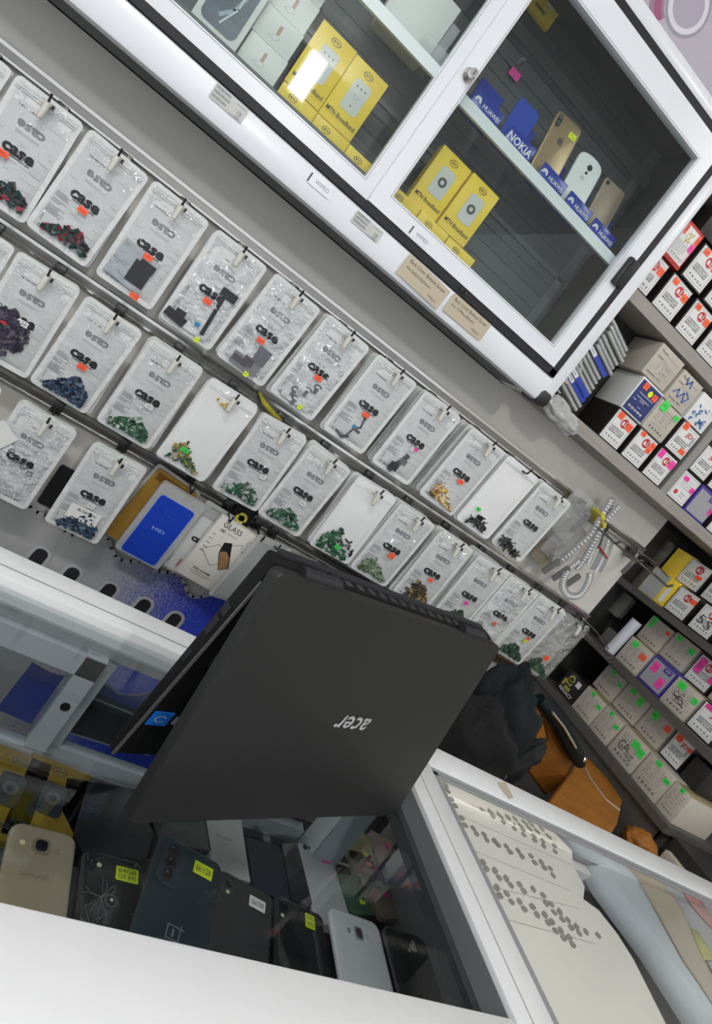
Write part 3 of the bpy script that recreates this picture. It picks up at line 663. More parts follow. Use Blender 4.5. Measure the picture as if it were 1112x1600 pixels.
def cab_sticker(x0, x1, z0, z1, rot, m, lab, fn, y=1.1885):
    b = MB(); w, h = x1-x0, z1-z0; b.prism(rrect(w, h, .0015, 2), -.0004, 0, m); fn(b, w, h)
    o = b.build('sticker', cab, ((x0+x1)/2, y-1.2, (z0+z1)/2-.165), (0, rot, 0), 0); label_part(o, lab)
OFFW = mat('off white sticker', (.55, .55, .53), .5)
def ce(b, w, h):
    r = random.Random(1)
    for q in range(3):
        x = -w*.46
        while x < -w*.02:
            t = r.uniform(.0006, .0018); b.quad(x, x+t, h*(.36-.30*q)-.0026, h*(.36-.30*q)+.0018, -.0007, INKG); x += t+r.uniform(.0004, .001)
    b.text('CE', w*.34, -h*.10, .008, -.0007, INK, .006); b.text('RoHS', w*.34, -h*.36, .008, -.0007, INK, .003); b.quad(w*.18, w*.44, h*.30, h*.34, -.0007, INKG); b.quad(w*.12, w*.44, -h*.46, -h*.43, -.0007, INKG)
cab_sticker(-.074, -.012, .210, .235, 0, OFFW, 'barcode sticker with a CE mark, left one', ce)
cab_sticker(.226, .289, .209, .232, 0, OFFW, 'barcode sticker with a CE mark, right one', ce)
def wiped(b, w, h):
    b.text('WIPED', w*.08, 0, w*.60, -.0007, INKG, h*.34); b.quad(-w*.5, -w*.44, -h*.45, h*.35, -.0007, mat('rust mark', (.06, .04, .03), .6))
cab_sticker(.124, .172, .2105, .231, 0, WHITE, 'WIPED label on the frame', wiped)
cab_sticker(.325, .373, .2600, .279, 0, WHITE, 'WIPED label on the right door', wiped, 1.1858)
def scr(l2, sx):
    def fn(b, w, h):
        b.text('Back Cover Bottom Screw', 0, h*.30, w*.84, -.0007, INK, .0068); b.text(l2, -w*.12, -h*.02, w*.58, -.0007, INK, .0068); b.text('100pcs', w*.30, -h*.30, w*.20, -.0007, INK, .006)
    return fn
cab_sticker(.352, .462, .190, .234, .03, TAN, 'brown tape label lettered Back Cover Bottom Screw, left one', scr('For 6/6S/5/5S(Silver)', 0), 1.1875)
cab_sticker(.472, .578, .196, .236, -.01, TAN, 'brown tape label lettered Back Cover Bottom Screw, right one', scr('For 7/7Plus(Black)', 0), 1.1875)
b = MB()
for x in (.478, .490): b.tube([(x, 1.190, .2495), (x, 1.184, .2495)], .0042, BLACK, 12)
rel(b).build('screws', cab)

# ------------------------------------------------------------------ cabinet contents
def mtn_mark(b, x, z, s, y): b.ring(x, z, y, s*.92, s*1.08, INK, 22, .62); b.text('MTN', x, z, s*1.15, y, INK, s*.42, 0, .02)
MTNSHADE = mat('shaded yellow carton', (.20, .135, .02), .9, spec=0)  # yellow carton darkened, the shade inside the counter put into its colour
def broadband(x, y, z, kind, label, rot=0.0):
    e = tag(empty('broadband_box', (x, y, z), (0, rot, 0)), label, 'box', 'yellow broadband boxes in the cabinet')
    b = MB(); w, h = .075, .119
    b.box(-w/2, w/2, 0, .030, 0, h, MTNSHADE if kind == 'dim' else MTNY, ch=.0006); mtn_mark(b, 0, h-.014, .009, -.0006)
    b.text('MTN Broadband', 0, .019, .064, -.0006, INK, .0085, 0, .012); b.build('carton', e)
    g = MB(); g.prism(rrect(.030, .046, .007, 4, .002, .063) if kind == 'dim' else rrect(.036, .058, .007, 4, .002, .063), -.0010, -.0004, mat('dark router print', (.03, .035, .04), .95, spec=0) if kind == 'dim' else mat('router print', (.62, .63, .60), .4))  # dark router print has the shade inside the counter put into its colour
    if kind in ('ring', 'dim'): g.ring(.002, .064, -.0014, .0045, .0095, mat('router ring', (.06, .06, .06), .4), 24)
    else:
        for dx in (-.009, .0, .009): g.disc(.002+dx, .080, -.0014, .0022, INKG, 10)
        g.ring(.002, .064, -.0014, .0045, .0052, INKG, 18, .7); g.disc(.002, .046, -.0014, .002, INKG, 8)
    label_part(g.build('router_picture', e), 'picture of a router in painted shade' if kind == 'dim' else 'picture of a white router'); return e
def broadband_flat(x, y, z, label, depth=.115):
    e = tag(empty('broadband_box', (x, y, z)), label, 'box', 'yellow broadband boxes in the cabinet')
    b = MB(); b.box(-.0375, .0375, 0, depth, 0, .0245, MTNY, ch=.0006); mtn_mark(b, -.010, .0125, .008, -.0006); b.build('carton', e)
CF = .2985
broadband_flat(.045, 1.262, CF+.004, 'flat yellow broadband box at the left foot of the left-hand group, under the glare')
broadband_flat(.121, 1.262, CF+.003, 'flat yellow broadband box second along in the left-hand group')
broadband_flat(.197, 1.262, CF+.002, 'flat yellow broadband box lying alone at the right of the left-hand group')
broadband(.044, 1.264, CF+.031, 'dots', 'upright yellow broadband box with the lamp glare on its face, left-hand group')
broadband(.120, 1.266, CF+.030, 'dots', 'upright yellow broadband box in clear view in the left-hand group')
broadband_flat(.302, 1.262, CF+.004, 'flat yellow broadband box at the left foot of the right-hand group')
broadband_flat(.380, 1.262, CF+.004, 'flat yellow broadband box in the middle under the right-hand group')
broadband_flat(.458, 1.262, CF+.003, 'flat yellow broadband box at the right foot of the right-hand group')
broadband(.343, 1.270, CF+.030, 'ring', 'upright yellow broadband box with a black ring, left of the two behind the right door')
broadband(.421, 1.264, CF+.030, 'ring', 'upright yellow broadband box with a black ring, right of the two behind the right door')
for k in range(4):
    e = tag(empty('phone_box', (-.040-.002*k, 1.262+.002*k, CF+.005+.0505*k)), ['white phone box at the foot of the white stack left of the yellow boxes', 'white phone box second from the bottom of the white stack', 'white phone box third up in the white stack', 'white phone box topmost of the white stack'][k], 'box', 'white phone boxes stacked in the cabinet')
    b = MB(); b.box(-.0375, .0375, 0, .10, 0, .0495, BOXW, ch=.0008); b.quad(-.002, .004, .020, .036, -.0005, mat('faint red print', (.55, .35, .33), .5)); b.line([(-.004, .018), (-.012, .012), (-.002, .010), (.008, .014), (.006, .020)], .0006, -.0005, INKL); b.build('carton', e)
e = tag(empty('phone_box', (-.122, 1.245, CF+.001), (0, .0, 0)), 'white phone box with a large picture of a phone front, left of the white stack', 'box')
b = MB(); b.box(-.042, .042, 0, .045, 0, .155, BOXW, ch=.001); b.build('carton', e)
SCRN = mat('screen picture', (.10, .12, .16), .25, 0, 0, 25, .6)
g = MB(); g.prism(rrect(.066, .138, .012, 5, 0, .078), -.0012, -.0003, SCRN); g.line([(-.006, .030), (.010, .050), (.016, .080), (.006, .120), (-.010, .140)], .006, -.0016, mat('wave picture', (.30, .36, .45), .3)); g.line([(.0, .020), (.014, .055), (.012, .10)], .003, -.0018, mat('pale wave picture', (.55, .6, .68), .3)); g.build('phone_picture', e)
def pxX(u, v, y): return onY(u, v, y)
SH = .5115
q = onY(640, 0, 1.25); e = tag(empty('phone_box', (.130, 1.250, SH)), 'white box with a dark base standing on the upper left shelf', 'box')
b = MB(); b.box(-.055, .055, 0, .06, 0, .11, BOXW, ch=.001); b.text('GIONEE', .012, .010, .052, -.0005, mat('grey green print', (.30, .38, .33), .5), .009); b.build('carton', e); b = MB(); b.box(.056, .074, .0, .05, 0, .085, GREYC); b.build('side_panel', e)
b = MB(); b.prism(rrect(.060, .032, .005, 3, 0, .016), 0, .004, ACRYL); tag(b.build('acrylic_plate', None, (.185, 1.232, SH+.003), (0, 0, 0)), 'small clear acrylic plate on the upper left shelf', 'plate')
# clips and tags on the slat back
for x, z, lab in ((.176, .690, 'small clear peg on the slat back of the upper left compartment'), (.358, .700, 'small clear peg above the pink tag on the slat back')):
    b = MB(); b.box(-.004, .004, -.012, 0, -.008, .010, ACRYL); b.box(-.003, .003, -.016, -.011, -.009, .002, CHROME); tag(b.build('shelf_peg', None, (x, 1.373, z)), lab, 'peg')
b = MB(); b.quad(-.013, .013, -.008, .008, -.0006, PINKS, -.05); b.box(-.013, .013, -.0005, 0, -.008, .008, PINKS); q = onY(804, 116, 1.366); tag(b.build('price_tag', None, q), 'pink price tag on the dark slat back of the right compartment', 'tag')
q = onY(850, 12, 1.364); e = tag(empty('hanging_card', (q.x, 1.366, q.z)), 'yellow and white card hanging at the top of the right compartment', 'card')
b = MB(); b.box(-.030, .030, -.012, 0, -.028, .06, MTNY); b.disc(.008, .022, -.0126, .020, WHITES, 24); b.quad(-.022, .006, -.016, -.010, -.0126, GOLDB); b.build('card', e)
HUA = mat('white print', (.80, .82, .84), .4)
def flower(b, x, z, s, y):
    for k in range(8):
        a = PI*(k+.5)/8; r0, r1 = s*.25, s*(1.0 if 1 < k < 6 else .85)
        c, q = math.cos(a), math.sin(a); n = (-q, c); w = s*.19
        b.add([(x+c*r0, y, z+q*r0-s*.3), (x+c*(r0+r1)*.6+n[0]*-w, y, z+q*(r0+r1)*.6-n[1]*w-s*.3), (x+c*r1, y, z+q*r1-s*.3), (x+c*(r0+r1)*.6+n[0]*w, y, z+q*(r0+r1)*.6+n[1]*w-s*.3)], [(0, 1, 2, 3)], HUA)
def easel(x, y, txt, label):
    e = tag(empty('phone_easel', (x, y, SH)), label, 'phone holder', 'blue phone easels on the cabinet shelf')
    b = MB(); b.box(-.035, .035, -.004, 0, 0, .034, BLUEI, ch=.001); b.box(-.036, .036, 0, .045, 0, .004, BLUEI); b.box(-.030, .030, .030, .034, 0, .080, BLUEI, Matrix.Rotation(-.18, 4, 'X'))
    if txt == 'NOKIA': b.text('NOKIA', 0, .018, .062, -.0045, HUA, .015, 0, .02)
    else: flower(b, -.024, .019, .0100, -.0045); b.text('HUAWEI', .011, .018, .042, -.0045, HUA, .0085, 0, .01)
    b.build('stand', e); return e
easel(.322, 1.232, 'HUAWEI', 'empty blue phone easel lettered HUAWEI, leftmost beside the lock stile')
easel(.414, 1.230, 'NOKIA', 'blue phone easel lettered NOKIA in white')
easel(.513, 1.232, 'HUAWEI', 'blue HUAWEI easel under the gold phone back with the yellow tag')
easel(.595, 1.232, 'HUAWEI', 'blue HUAWEI easel under the white phone back')
easel(.676, 1.232, 'HUAWEI', 'blue HUAWEI easel under the plain gold phone back at the right')
b = MB(); b.prism(rrect(.054, .092, .008, 4, 0, .046), -.001, .001, mat('blue sheet', (.012, .05, .42), .4, 0, .05, 300)); tag(b.build('blue_card_or_reflection', None, (.398, 1.246, SH+.005), (-.15, -.02, 0)), 'plain blue card leaning in the NOKIA easel', 'card')
def apple(b, x, z, s, y, m):
    pts = []
    for k in range(40):
        a = 2*PI*k/40; r = s*(1+.06*math.cos(2*a)-.10*math.exp(-((a-PI/2)/.35)**2)-.06*math.exp(-((a-3*PI/2)/.3)**2))
        px, pz = r*math.cos(a)*.92, r*math.sin(a)
        dx, dz = px-s*1.15, pz-s*.12; dd = math.hypot(dx, dz)
        if dd < s*.5: px, pz = s*1.15+dx/dd*s*.5, s*.12+dz/dd*s*.5
        pts.append((x+px, y, z+pz))
    b.add(pts, [range(40)], m); b.add([(x+s*.02, y, z+s*1.05), (x+s*.35, y, z+s*1.15), (x+s*.45, y, z+s*1.6), (x+s*.1, y, z+s*1.45)], [(0, 1, 2, 3)], m)
def phone_back(name, w, h, r, m, loc, rot, label, deco, top_r=None, group=None, th=.007):
    e = tag(empty(name, loc, rot), label, 'phone', group)
    b = MB(); pts = rrect(w, h, r, 6, 0, h/2)
    if top_r: pts = [p for p in rrect(w, h, r, 6, 0, h/2) if p[1] < h*.6]; n = 12; arc = [(w/2*math.cos(PI*k/n), h-top_r+top_r*math.sin(PI*k/n)**.6) for k in range(n+1)]; k = next(i for i, p in enumerate(pts) if p[0] < 0 and i > 6); pts = pts[:k]+arc+pts[k:]
    n = len(pts); cx, cz = 0, h/2
    def inset(d): return [(cx+(x-cx)*(1-2*d/w), cz+(z-cz)*(1-2*d/h)) for x, z in pts]
    lev = [(inset(.0022), th), (pts, th-.002), (pts, .0022), (inset(.0008), .0007), (inset(.0030), 0)]
    vs = [(x, y, z) for ps, y in lev for x, z in ps]; fs = []
    for l in range(4):
        for k in range(n): j = (k+1) % n; fs.append((l*n+k, (l+1)*n+k, (l+1)*n+j, l*n+j))
    fs.append(list(reversed(range(n)))); fs.append([4*n+k for k in range(n)]); fs = [list(reversed(f)) for f in fs]; fs[-1] = [4*n+k for k in range(n)]; fs[-2] = list(reversed(range(n))); fs[-2] = list(range(n))[::-1]
    b.add(vs, fs, m); b.build('back_shell', e, smooth=50)
    deco(e); return e
def cam_round(e, x, z, r, ring=None, y=-.0006):
    b = MB(); b.tube([(x, .001, z), (x, y-.0012, z)], r, ring or LENS, 20); b.disc(x, z, y-.0014, r*.8, LENS, 20); b.disc(x-r*.2, z+r*.25, y-.0016, r*.25, mat('lens glint', (.08, .09, .16), .1), 10); b.build('camera', e)
def flash(e, x, z, r=.002):
    b = MB(); b.disc(x, z, -.0007, r, mat('flash lamp', (.75, .66, .45), .3), 10); b.build('flash', e)
def d1(e):
    b = MB(); b.prism(rrect(.011, .026, .0055, 5, -.024, .119), -.0022, .0004, LENS); b.ring(-.024, .126, -.0025, .003, .004, INKG, 14); b.ring(-.024, .113, -.0025, .003, .004, INKG, 14); b.build('camera', e)
    b = MB(); apple(b, 0, .088, .0075, -.0006, mat('dark print', (.10, .09, .07), .3)); b.text('iPhone', 0, .048, .014, -.0006, INKG, .0035); b.build('printed_marks', e)
    sticker(e, 'yellow', .018, .112, -.0008, .018, .012)
phone_back('phone', .068, .138, .011, GOLD, (.498, 1.244, SH+.006), (-.17, -.10, 0), 'gold phone back with twin camera and a yellow tag', d1)
def d2(e):
    cam_round(e, .002, .098, .006); cam_round(e, .0, .085, .0028); b = MB(); b.text('M', -.003, .072, .0065, -.0006, INKG, .005); b.ring(-.003, .072, -.0006, .0048, .0055, INKL, 18); b.build('printed_marks', e)
phone_back('phone', .067, .122, .008, mat('white phone shell', (.80, .82, .82), .3), (.582, 1.244, SH+.006), (-.17, -.08, 0), 'white phone back with a rounded top and one camera', d2, .022)
def d3(e):
    cam_round(e, -.022, .110, .0045); b = MB(); b.text('GIONEE', .0, .094, .020, -.0006, INKG, .004); b.build('printed_marks', e)
phone_back('phone', .062, .120, .007, mat('dull gold shell', (.34, .27, .20), .4, .3), (.662, 1.244, SH+.006), (-.17, -.09, 0), 'plain dull gold phone back at the right end of the shelf', d3)

# carton standing on top of the cabinet
LIL = mat('lilac carton', (.48, .44, .50), .55, 0, 0, 6, .05)
e = tag(empty('lilac_carton', (.58, 1.235, .845)), 'pale lilac carton with a white ring printed on it, standing on the cabinet top', 'box')
b = MB(); b.box(-.26, .24, 0, .15, 0, .30, LIL, ch=.002); b.build('carton', e)
g = MB(); q = onY(1076, 10, 1.234); cx, cz = q.x-.58, q.z-.845
g.ring(cx, cz, -.0008, .036, .046, mat('white ring print', (.70, .68, .74), .4), 40); g.ring(cx, cz, -.0006, .046, .052, mat('grey ring print', (.33, .31, .36), .5), 40); g.disc(cx, cz, -.0004, .036, mat('soft lilac print', (.42, .38, .46), .5), 32)
PNK = mat('magenta print', (.36, .10, .19), .6, 0, 0, 14, .5); g.ring(cx-.004, cz, -.0003, .052, .085, mat('mauve print', (.33, .22, .30), .6, 0, 0, 14, .3), 30, 1, PI*.95, PI*1.36); g.ring(cx-.004, cz, -.0005, .058, .074, PNK, 16, 1, PI*1.16, PI*1.36); g.add([(cx-.09, -.0006, cz+.05), (cx-.05, -.0006, cz+.02), (cx-.035, -.0006, cz+.06), (cx-.05, -.0006, cz+.10)], [(0, 1, 2, 3)], mat('maroon print', (.10, .03, .06), .6))
g.build('printed_ring', e)

# ------------------------------------------------------------------ cartons of glass protectors
def icons(b, w, z, y, m=INK):
    n = 5; s = w*.034
    for k in range(n):
        x = (-.28+.14*k)*w
        if k == 0: b.add([(x-s, y, z+s), (x+s, y, z+s), (x+.001, y, z), (x+.001, y, z-s), (x-.001, y, z-s), (x-.001, y, z)], [(5, 4, 3, 2, 1, 0)], m)
        elif k == 1: b.line([(x-s, z-s), (x+s, z+s)], s*.5, y, m); b.line([(x-s, z+s), (x+s, z-s)], s*.5, y, m)
        elif k == 2: b.ring(x, z, y, s*.55, s, m, 10)
        elif k == 3: b.ring(x-s*.6, z, y, s*.55, s, m, 8, 1, .7, 2*PI-.7); b.ring(x+s, z, y, s*.55, s, m, 8, 1, .7, 2*PI-.7)
        else: b.add([(x-s, y, z-s), (x+s, y, z-s), (x+s*.6, y, z+s), (x-s*.2, y, z+s)], [(0, 1, 2, 3)], m); b.disc(x, z, y-.0001, s*.4, WHITES, 8)
_cart = {}
def carton_mesh(style, w, h, d, v=0):
    k = (style, round(w, 3), round(h, 3), v)
    if k in _cart: return _cart[k]
    b = MB(); y = -.0006; y2 = -.0010
    if style in ('glass', 'jd', 'count', 'pinkglass'):
        b.box(-w/2, w/2, 0, d, 0, h, BOXB, ch=.0008); b.quad(-w*.46, w*.46, h*.05, h*.96, y, BOXW); b.frame(-w*.40, w*.40, h*.10, h*.91, y2, .0006, INK)
        if style == 'jd': b.text('JD', w*.10, h*.72, w*.32, y2, REDI, h*.19, 0, .03); b.quad(w*.28, w*.38, h*.50, h*.80, y2, INKL)
        elif style == 'count':
            b.quad(-w*.3, w*.3, h*.78, h*.79, y2, INKG)
            for q in range(3): b.quad(-w*.3, w*.25, h*(.66-.08*q), h*(.68-.08*q), y2, INKL)
            b.disc(-w*.22, h*.28, y2, w*.09, REDI, 16); b.text('Quantity', w*.12, h*.34, w*.30, y2, INK, h*.06); b.text('10 PCS', w*.10, h*.24, w*.20, y2, INK, h*.06)
        else:
            b.disc(w*.06, h*.74, y2, w*.155, REDI, 24); b.text('a', w*.01, h*.73, w*.11, y2-.0003, BOXW, h*.12, 0, .04); b.quad(w*.10, w*.125, h*.67, h*.83, y2-.0003, BOXW); b.line([(w*.10, h*.68), (w*.20, h*.70)], w*.02, y2-.0003, BOXW)
        if style != 'count':
            for t, z in (('GLASS PRODUCTS', .50), ('HANDLE WITH CARE', .43), ('MADE IN CHINA', .36)): b.text(t, -w*.02, h*z, w*.62, y2, INK, h*.052, 0, .02)
            icons(b, w, h*.20, y2)
    elif style == 'cream':
        b.box(-w/2, w/2, 0, d, 0, h, CREAM, ch=.0008)
        r = random.Random(v)
        for q in range(5):
            for c in range(3):
                x = -w*.36+c*w*.25; z = h*(.78-.09*q); b.frame(x, x+w*.045, z, z+w*.045, y, .0006, INKG); b.quad(x+w*.07, x+w*(.11+r.random()*.08), z+.0006, z+.0022, y, INKG)
        b.text('Quantity 10 PCS', -w*.06, h*.30, w*.44, y, INKG, h*.045); icons(b, w, h*.17, y)
        if v % 2: b.box(-w/2, w/2, .001, d*.96, h, h+.0012, mat('tan lid', (.42, .35, .19), .6))
    elif style == 'purple':
        b.box(-w/2, w/2, 0, d, 0, h, PURP, ch=.0008); b.quad(-w*.44, w*.46, h*.08, h*.90, y, GREYC); b.quad(w*.06, w*.38, h*.72, h*.88, y2, PURP); b.text('oppo', w*.22, h*.80, w*.22, y2-.0003, BOXW, h*.07)
    elif style == 'red':
        b.box(-w/2, w/2, 0, d, 0, h, REDC, ch=.0008); b.quad(-w*.44, w*.44, h*.10, h*.92, y, BOXW); b.ring(.0, h*.70, y2, w*.14, w*.17, GOLDB, 24, 1, .8, 5.9); b.line([(-w*.12, h*.54), (w*.12, h*.84)], w*.04, y2, GOLDB); b.line([(-w*.10, h*.82), (w*.10, h*.56)], w*.025, y2, GOLDB)
        for q in range(5): b.quad(-w*.36, w*(.2 if q < 4 else .1), h*(.48-.05*q), h*(.49-.05*q), y2, INKG)
        b.frame(-w*.40, w*.38, h*.14, h*.52, y2, .0006, INKG); icons(b, w, h*.20, y2-.0002)
    elif style == 'navy':
        b.box(-w/2, w/2, 0, d, 0, h, BOXW, ch=.0008); b.quad(-w*.45, w*.47, h*.04, h*.95, y, NAVY)
        for q, (a, c) in enumerate(((-.3, .35), (-.3, .30), (-.36, -.2), (.0, .12), (-.36, .30))): b.quad(w*a, w*c, h*(.62-.11*q), h*(.62-.11*q)+.0012, y2, BOXW)
        b.disc(w*.08, h*.76, y2, w*.09, YELS, 14, w*.10); b.text('10 PCS', w*.02, h*.46, w*.22, y2, BOXW, h*.06); icons(b, w, h*.18, y2, BOXW)
    elif style == 'model':
        b.box(-w/2, w/2, 0, d, 0, h, CREAM, ch=.0008)
        for t, z, x, ww in (('Model', .84, -.26, .26), ('Color', .66, -.28, .24), ('Quantity - PCS', .14, -.10, .60)): b.text(t, w*x, h*z, w*ww, y, INK, h*.075)
        b.text('Black', w*.20, h*.52, w*.2, y, INKG, h*.06); b.text('White', w*.18, h*.36, w*.2, y, INKG, h*.06); b.line([(-w*.1, h*.8), (w*.4, h*.8)], .0008, y, INKG); b.line([(-w*.18, h*.30), (-w*.16, h*.60), (-w*.10, h*.66), (-w*.02, h*.62), (.0, h*.3)], .0016, y, INKL); b.frame(.02*w, .40*w, h*.28, h*.60, y, .0014, INKL)
        if v:
            BLP = mat('blue pen', (.06, .14, .42), .5)
            b.line([(-w*.2, h*.9), (-w*.1, h*.72), (w*.02, h*.9), (.1*w, h*.7)], .004, y2, BLP); b.line([(-w*.35, h*.30), (-w*.2, h*.48), (-w*.1, h*.26), (w*.05, h*.50), (w*.18, h*.24), (w*.3, h*.46), (w*.1, h*.56)], .0035, y2, BLP)
    elif style == 'flowers':
        b.box(-w/2, w/2, 0, d, 0, h, BOXW, ch=.0008); BLP = mat('blue flower print', (.04, .16, .42), .5); r = random.Random(5)
        for q in range(16): b.ring(r.uniform(-.36, .36)*w, h*r.uniform(.12, .8), y, w*.03, w*r.uniform(.06, .10), BLP, 10, .8, r.uniform(0, 3), r.uniform(4, 6.2))
    elif style == 'yellow':
        b.box(-w/2, w/2, 0, d, 0, h, MTNY, ch=.0008)
    elif style == 'yellowpaper':
        b.box(-w/2, w/2, 0, d, 0, h, MTNY, ch=.0008); b.quad(-w*.48, w*.16, h*.02, h*.98, y, mat('grey paper', (.42, .42, .40), .7, 0, 0, 300, .15)); b.quad(w*.26, w*.42, h*.10, h*.66, y, WHITES)
    elif style == 'privacy':
        b.box(-w/2, w/2, 0, d, 0, h, BOXB, ch=.0008); YG = mat('yellow green print', (.45, .47, .05), .5)
        b.ring(-w*.12, h*.70, y, w*.09, w*.15, YG, 20, 1.1); b.quad(-w*.27, w*.02, h*.46, h*.64, y, YG); b.disc(-w*.12, h*.56, y2, w*.05, BOXB, 12); b.quad(w*.14, w*.36, h*.62, h*.86, y, WHITES); b.quad(-w*.40, -w*.28, h*.30, h*.6, y, GOLDB)
        b.text('PRIVACY', .0, h*.16, w*.74, y, BOXW, h*.14, 0, .02); b.quad(-w*.20, w*.10, h*.26, h*.38, y, YG)
    elif style == 'black': b.box(-w/2, w/2, 0, d, 0, h, BOXB, ch=.001)
    o = b.build('carton'); _cart[k] = o.data; bpy.data.objects.remove(o); return _cart[k]
def carton(style, loc, rotz, w, h, d, label, stickers=(), v=0, pen=None, group=None, names='protector_box'):
    e = tag(empty(names, loc, (0, 0, rotz)), label, 'box', group)
    o = bpy.data.objects.new('carton', carton_mesh(style, w, h, d, v)); C.objects.link(o); o.parent = e
    for s in stickers: sticker(e, s[0], s[1]*w, s[2]*h, -.0014, (s[3] if len(s) > 3 else .22)*w, (s[4] if len(s) > 4 else .16)*h, None, s[5] if len(s) > 5 else 0)
    if pen:
        b = MB()
        if pen == 'scribble':
            r = random.Random(9); b.line([(w*r.uniform(-.28, .3), h*r.uniform(.25, .72)) for _ in range(11)], .0013, -.0016, INK)
        else: b.text(pen, -w*.02, h*.44, w*.62, -.0016, INK, h*.30, -.15, -.012)
        b.build('pen_writing', e)
    return e

# ------------------------------------------------------------------ wooden bookshelf right of the cabinet
SY = 1.27; P0T, P1T = .225, .5255
sh = tag(empty('wall_shelf', (.81, SY, .195)), 'grey wood laminate shelving beside the cabinet, filled with small boxes', 'shelf')
def srel(b): return b.warp(lambda v: Vector((v.x-.81, v.y-SY, v.z-.195)))
for (z0, z1) in ((.196, P0T), (.496, P1T), (.800, .828)):
    srel(MB().box(.806, 1.995, SY, 1.396, z0, z1, LAMW)).build('shelf_board', sh)
srel(MB().box(1.300, 1.326, SY+.002, 1.396, P0T, .496, mat('grey laminate upright', (.28, .27, .25), .5, 0, .05, 9, .22, 0, (14, 14, 1)))).build('divider', sh)
srel(MB().box(.806, 1.995, 1.386, 1.397, P0T, .80, DARKM)).build('back_panel', sh)
def yb(style, u0, v0, u1, v1, z, h, label, stickers=(), d=.105, jit=0.0, dy=0.0, **k):
    a, c = onY(u0, v0, SY+dy), onY(u1, v1, SY+dy); w = max(.06, c.x-a.x-.003)
    return carton(style, ((a.x+c.x)/2, SY+.004+dy, z), jit, w, h, d, label, stickers, group='boxes on the wooden shelving', **k)
def Z1_(x, y): return 930+x/5.335, 300+y/5.335
def Z2_(x, y): return 860+x/4.413, 500+y/4.413
H = .087
O1 = [('orange', -.26, .86, .22, .16), ('orange', .34, .72, .22, .20)]
yb('glass', *Z1_(255, 690), *Z1_(430, 890), P1T, H, 'black and white glass box half hidden by the cabinet edge on the upper board', O1)
yb('glass', *Z1_(462, 925), *Z1_(625, 1110), P1T, H, 'black and white glass box on the upper board, second from the cabinet', O1)
yb('glass', *Z1_(655, 1135), *Z1_(810, 1305), P1T, H, 'black and white glass box on the upper board, third from the cabinet', O1)
yb('glass', *Z1_(822, 1330), *Z1_(968, 1497), P1T, H, 'black and white glass box on the upper board, fourth from the cabinet', O1)
yb('glass', 1114, 583, 1140, 610, P1T, H, 'black and white glass box cut off by the right edge on the upper shelf', O1)
yb('red', *Z1_(600, 478), *Z1_(725, 625), P1T+.092, .094, 'red box with a gold ring mark, pink and orange stickers', [('orange', .36, .80, .16, .24), ('pink', .34, .56, .22, .20), ('orange', -.36, .80, .12, .26)])
yb('glass', *Z1_(752, 640), *Z1_(912, 825), P1T+.092, .088, 'black and white glass box just right of the red one', O1)
yb('glass', *Z1_(935, 850), 1135, 494, P1T+.092, .088, 'black and white glass box cut off by the right edge, in the red box row', O1)
yb('black', *Z1_(870, 330), 1128, 398, P1T+.186, .07, 'dark carton above the red box at the frame edge')
O2 = [('orange', -.24, .86, .24, .20), ('orange', .30, .74, .24, .22)]
yb('glass', *Z2_(318, 805), *Z2_(452, 922), P0T, .085, 'black and white glass box, first beside the stacked trays on the lower board', O2)
yb('glass', *Z2_(468, 940), *Z2_(597, 1055), P0T, .085, 'black and white glass box, middle of three on the lower board', [('orange', -.26, .90, .2, .16), ('orange', .34, .80, .22, .18), ('orange', .30, .62, .22, .16)])
yb('glass', *Z2_(608, 1073), *Z2_(727, 1182), P0T, .085, 'black and white glass box with two pink stickers beside the shelf divider', [('pink', -.32, .84, .24, .26), ('pink', .34, .76, .26, .26)])
yb('navy', *Z2_(490, 590), *Z2_(638, 712), P0T+.087, .090, 'navy box with white print and two orange stickers', [('orange', -.22, .84, .20, .18), ('orange', .30, .76, .20, .18)])
yb('cream', *Z2_(640, 718), *Z2_(766, 860), P0T+.087, .083, 'cream tick-box carton with two green stickers on the second layer of the wooden shelf', [('green', -.28, .88, .28, .30), ('green', .34, .84, .2, .16)], v=2)
yb('jd', *Z2_(790, 860), *Z2_(908, 975), P0T+.087, .083, 'white JD box with orange stickers left of the divider, second layer', [('orange', -.28, .90, .24, .22), ('orange', .26, .24, .28, .16)])
yb('model', *Z2_(648, 330), *Z2_(800, 480), P0T+.180, .083, 'cream box lettered Model Color Quantity, top layer under the upper board')
yb('model', *Z2_(808, 495), *Z2_(938, 628), P0T+.173, .083, 'cream box scribbled over in blue pen, top layer', v=1)
yb('flowers', *Z2_(950, 640), *Z2_(1075, 760), P0T+.172, .080, 'white box with blue flower print, top layer by the divider')
yb('count', *Z2_(782, 1215), *Z2_(898, 1317), P0T, .085, 'white quantity box with two pink stickers, first right of the divider', [('pink', -.20, .78, .26, .14), ('pink', .34, .60, .2, .18)])
yb('purple', *Z2_(905, 1322), 1096, 824, P0T, .085, 'purple edged grey box right of the divider on the lower board', [('pink', .40, .5, .14, .24)])
yb('glass', 1100, 828, 1128, 850, P0T, .085, 'glass box at the frame edge of the lower board', O2)
yb('jd', *Z2_(960, 1015), *Z2_(1070, 1115), P0T+.087, .083, 'white JD box right of the divider, second layer')
yb('glass', *Z2_(1085, 1130), 1131, 776, P0T+.087, .083, 'glass box at the frame edge right of the divider, second layer')

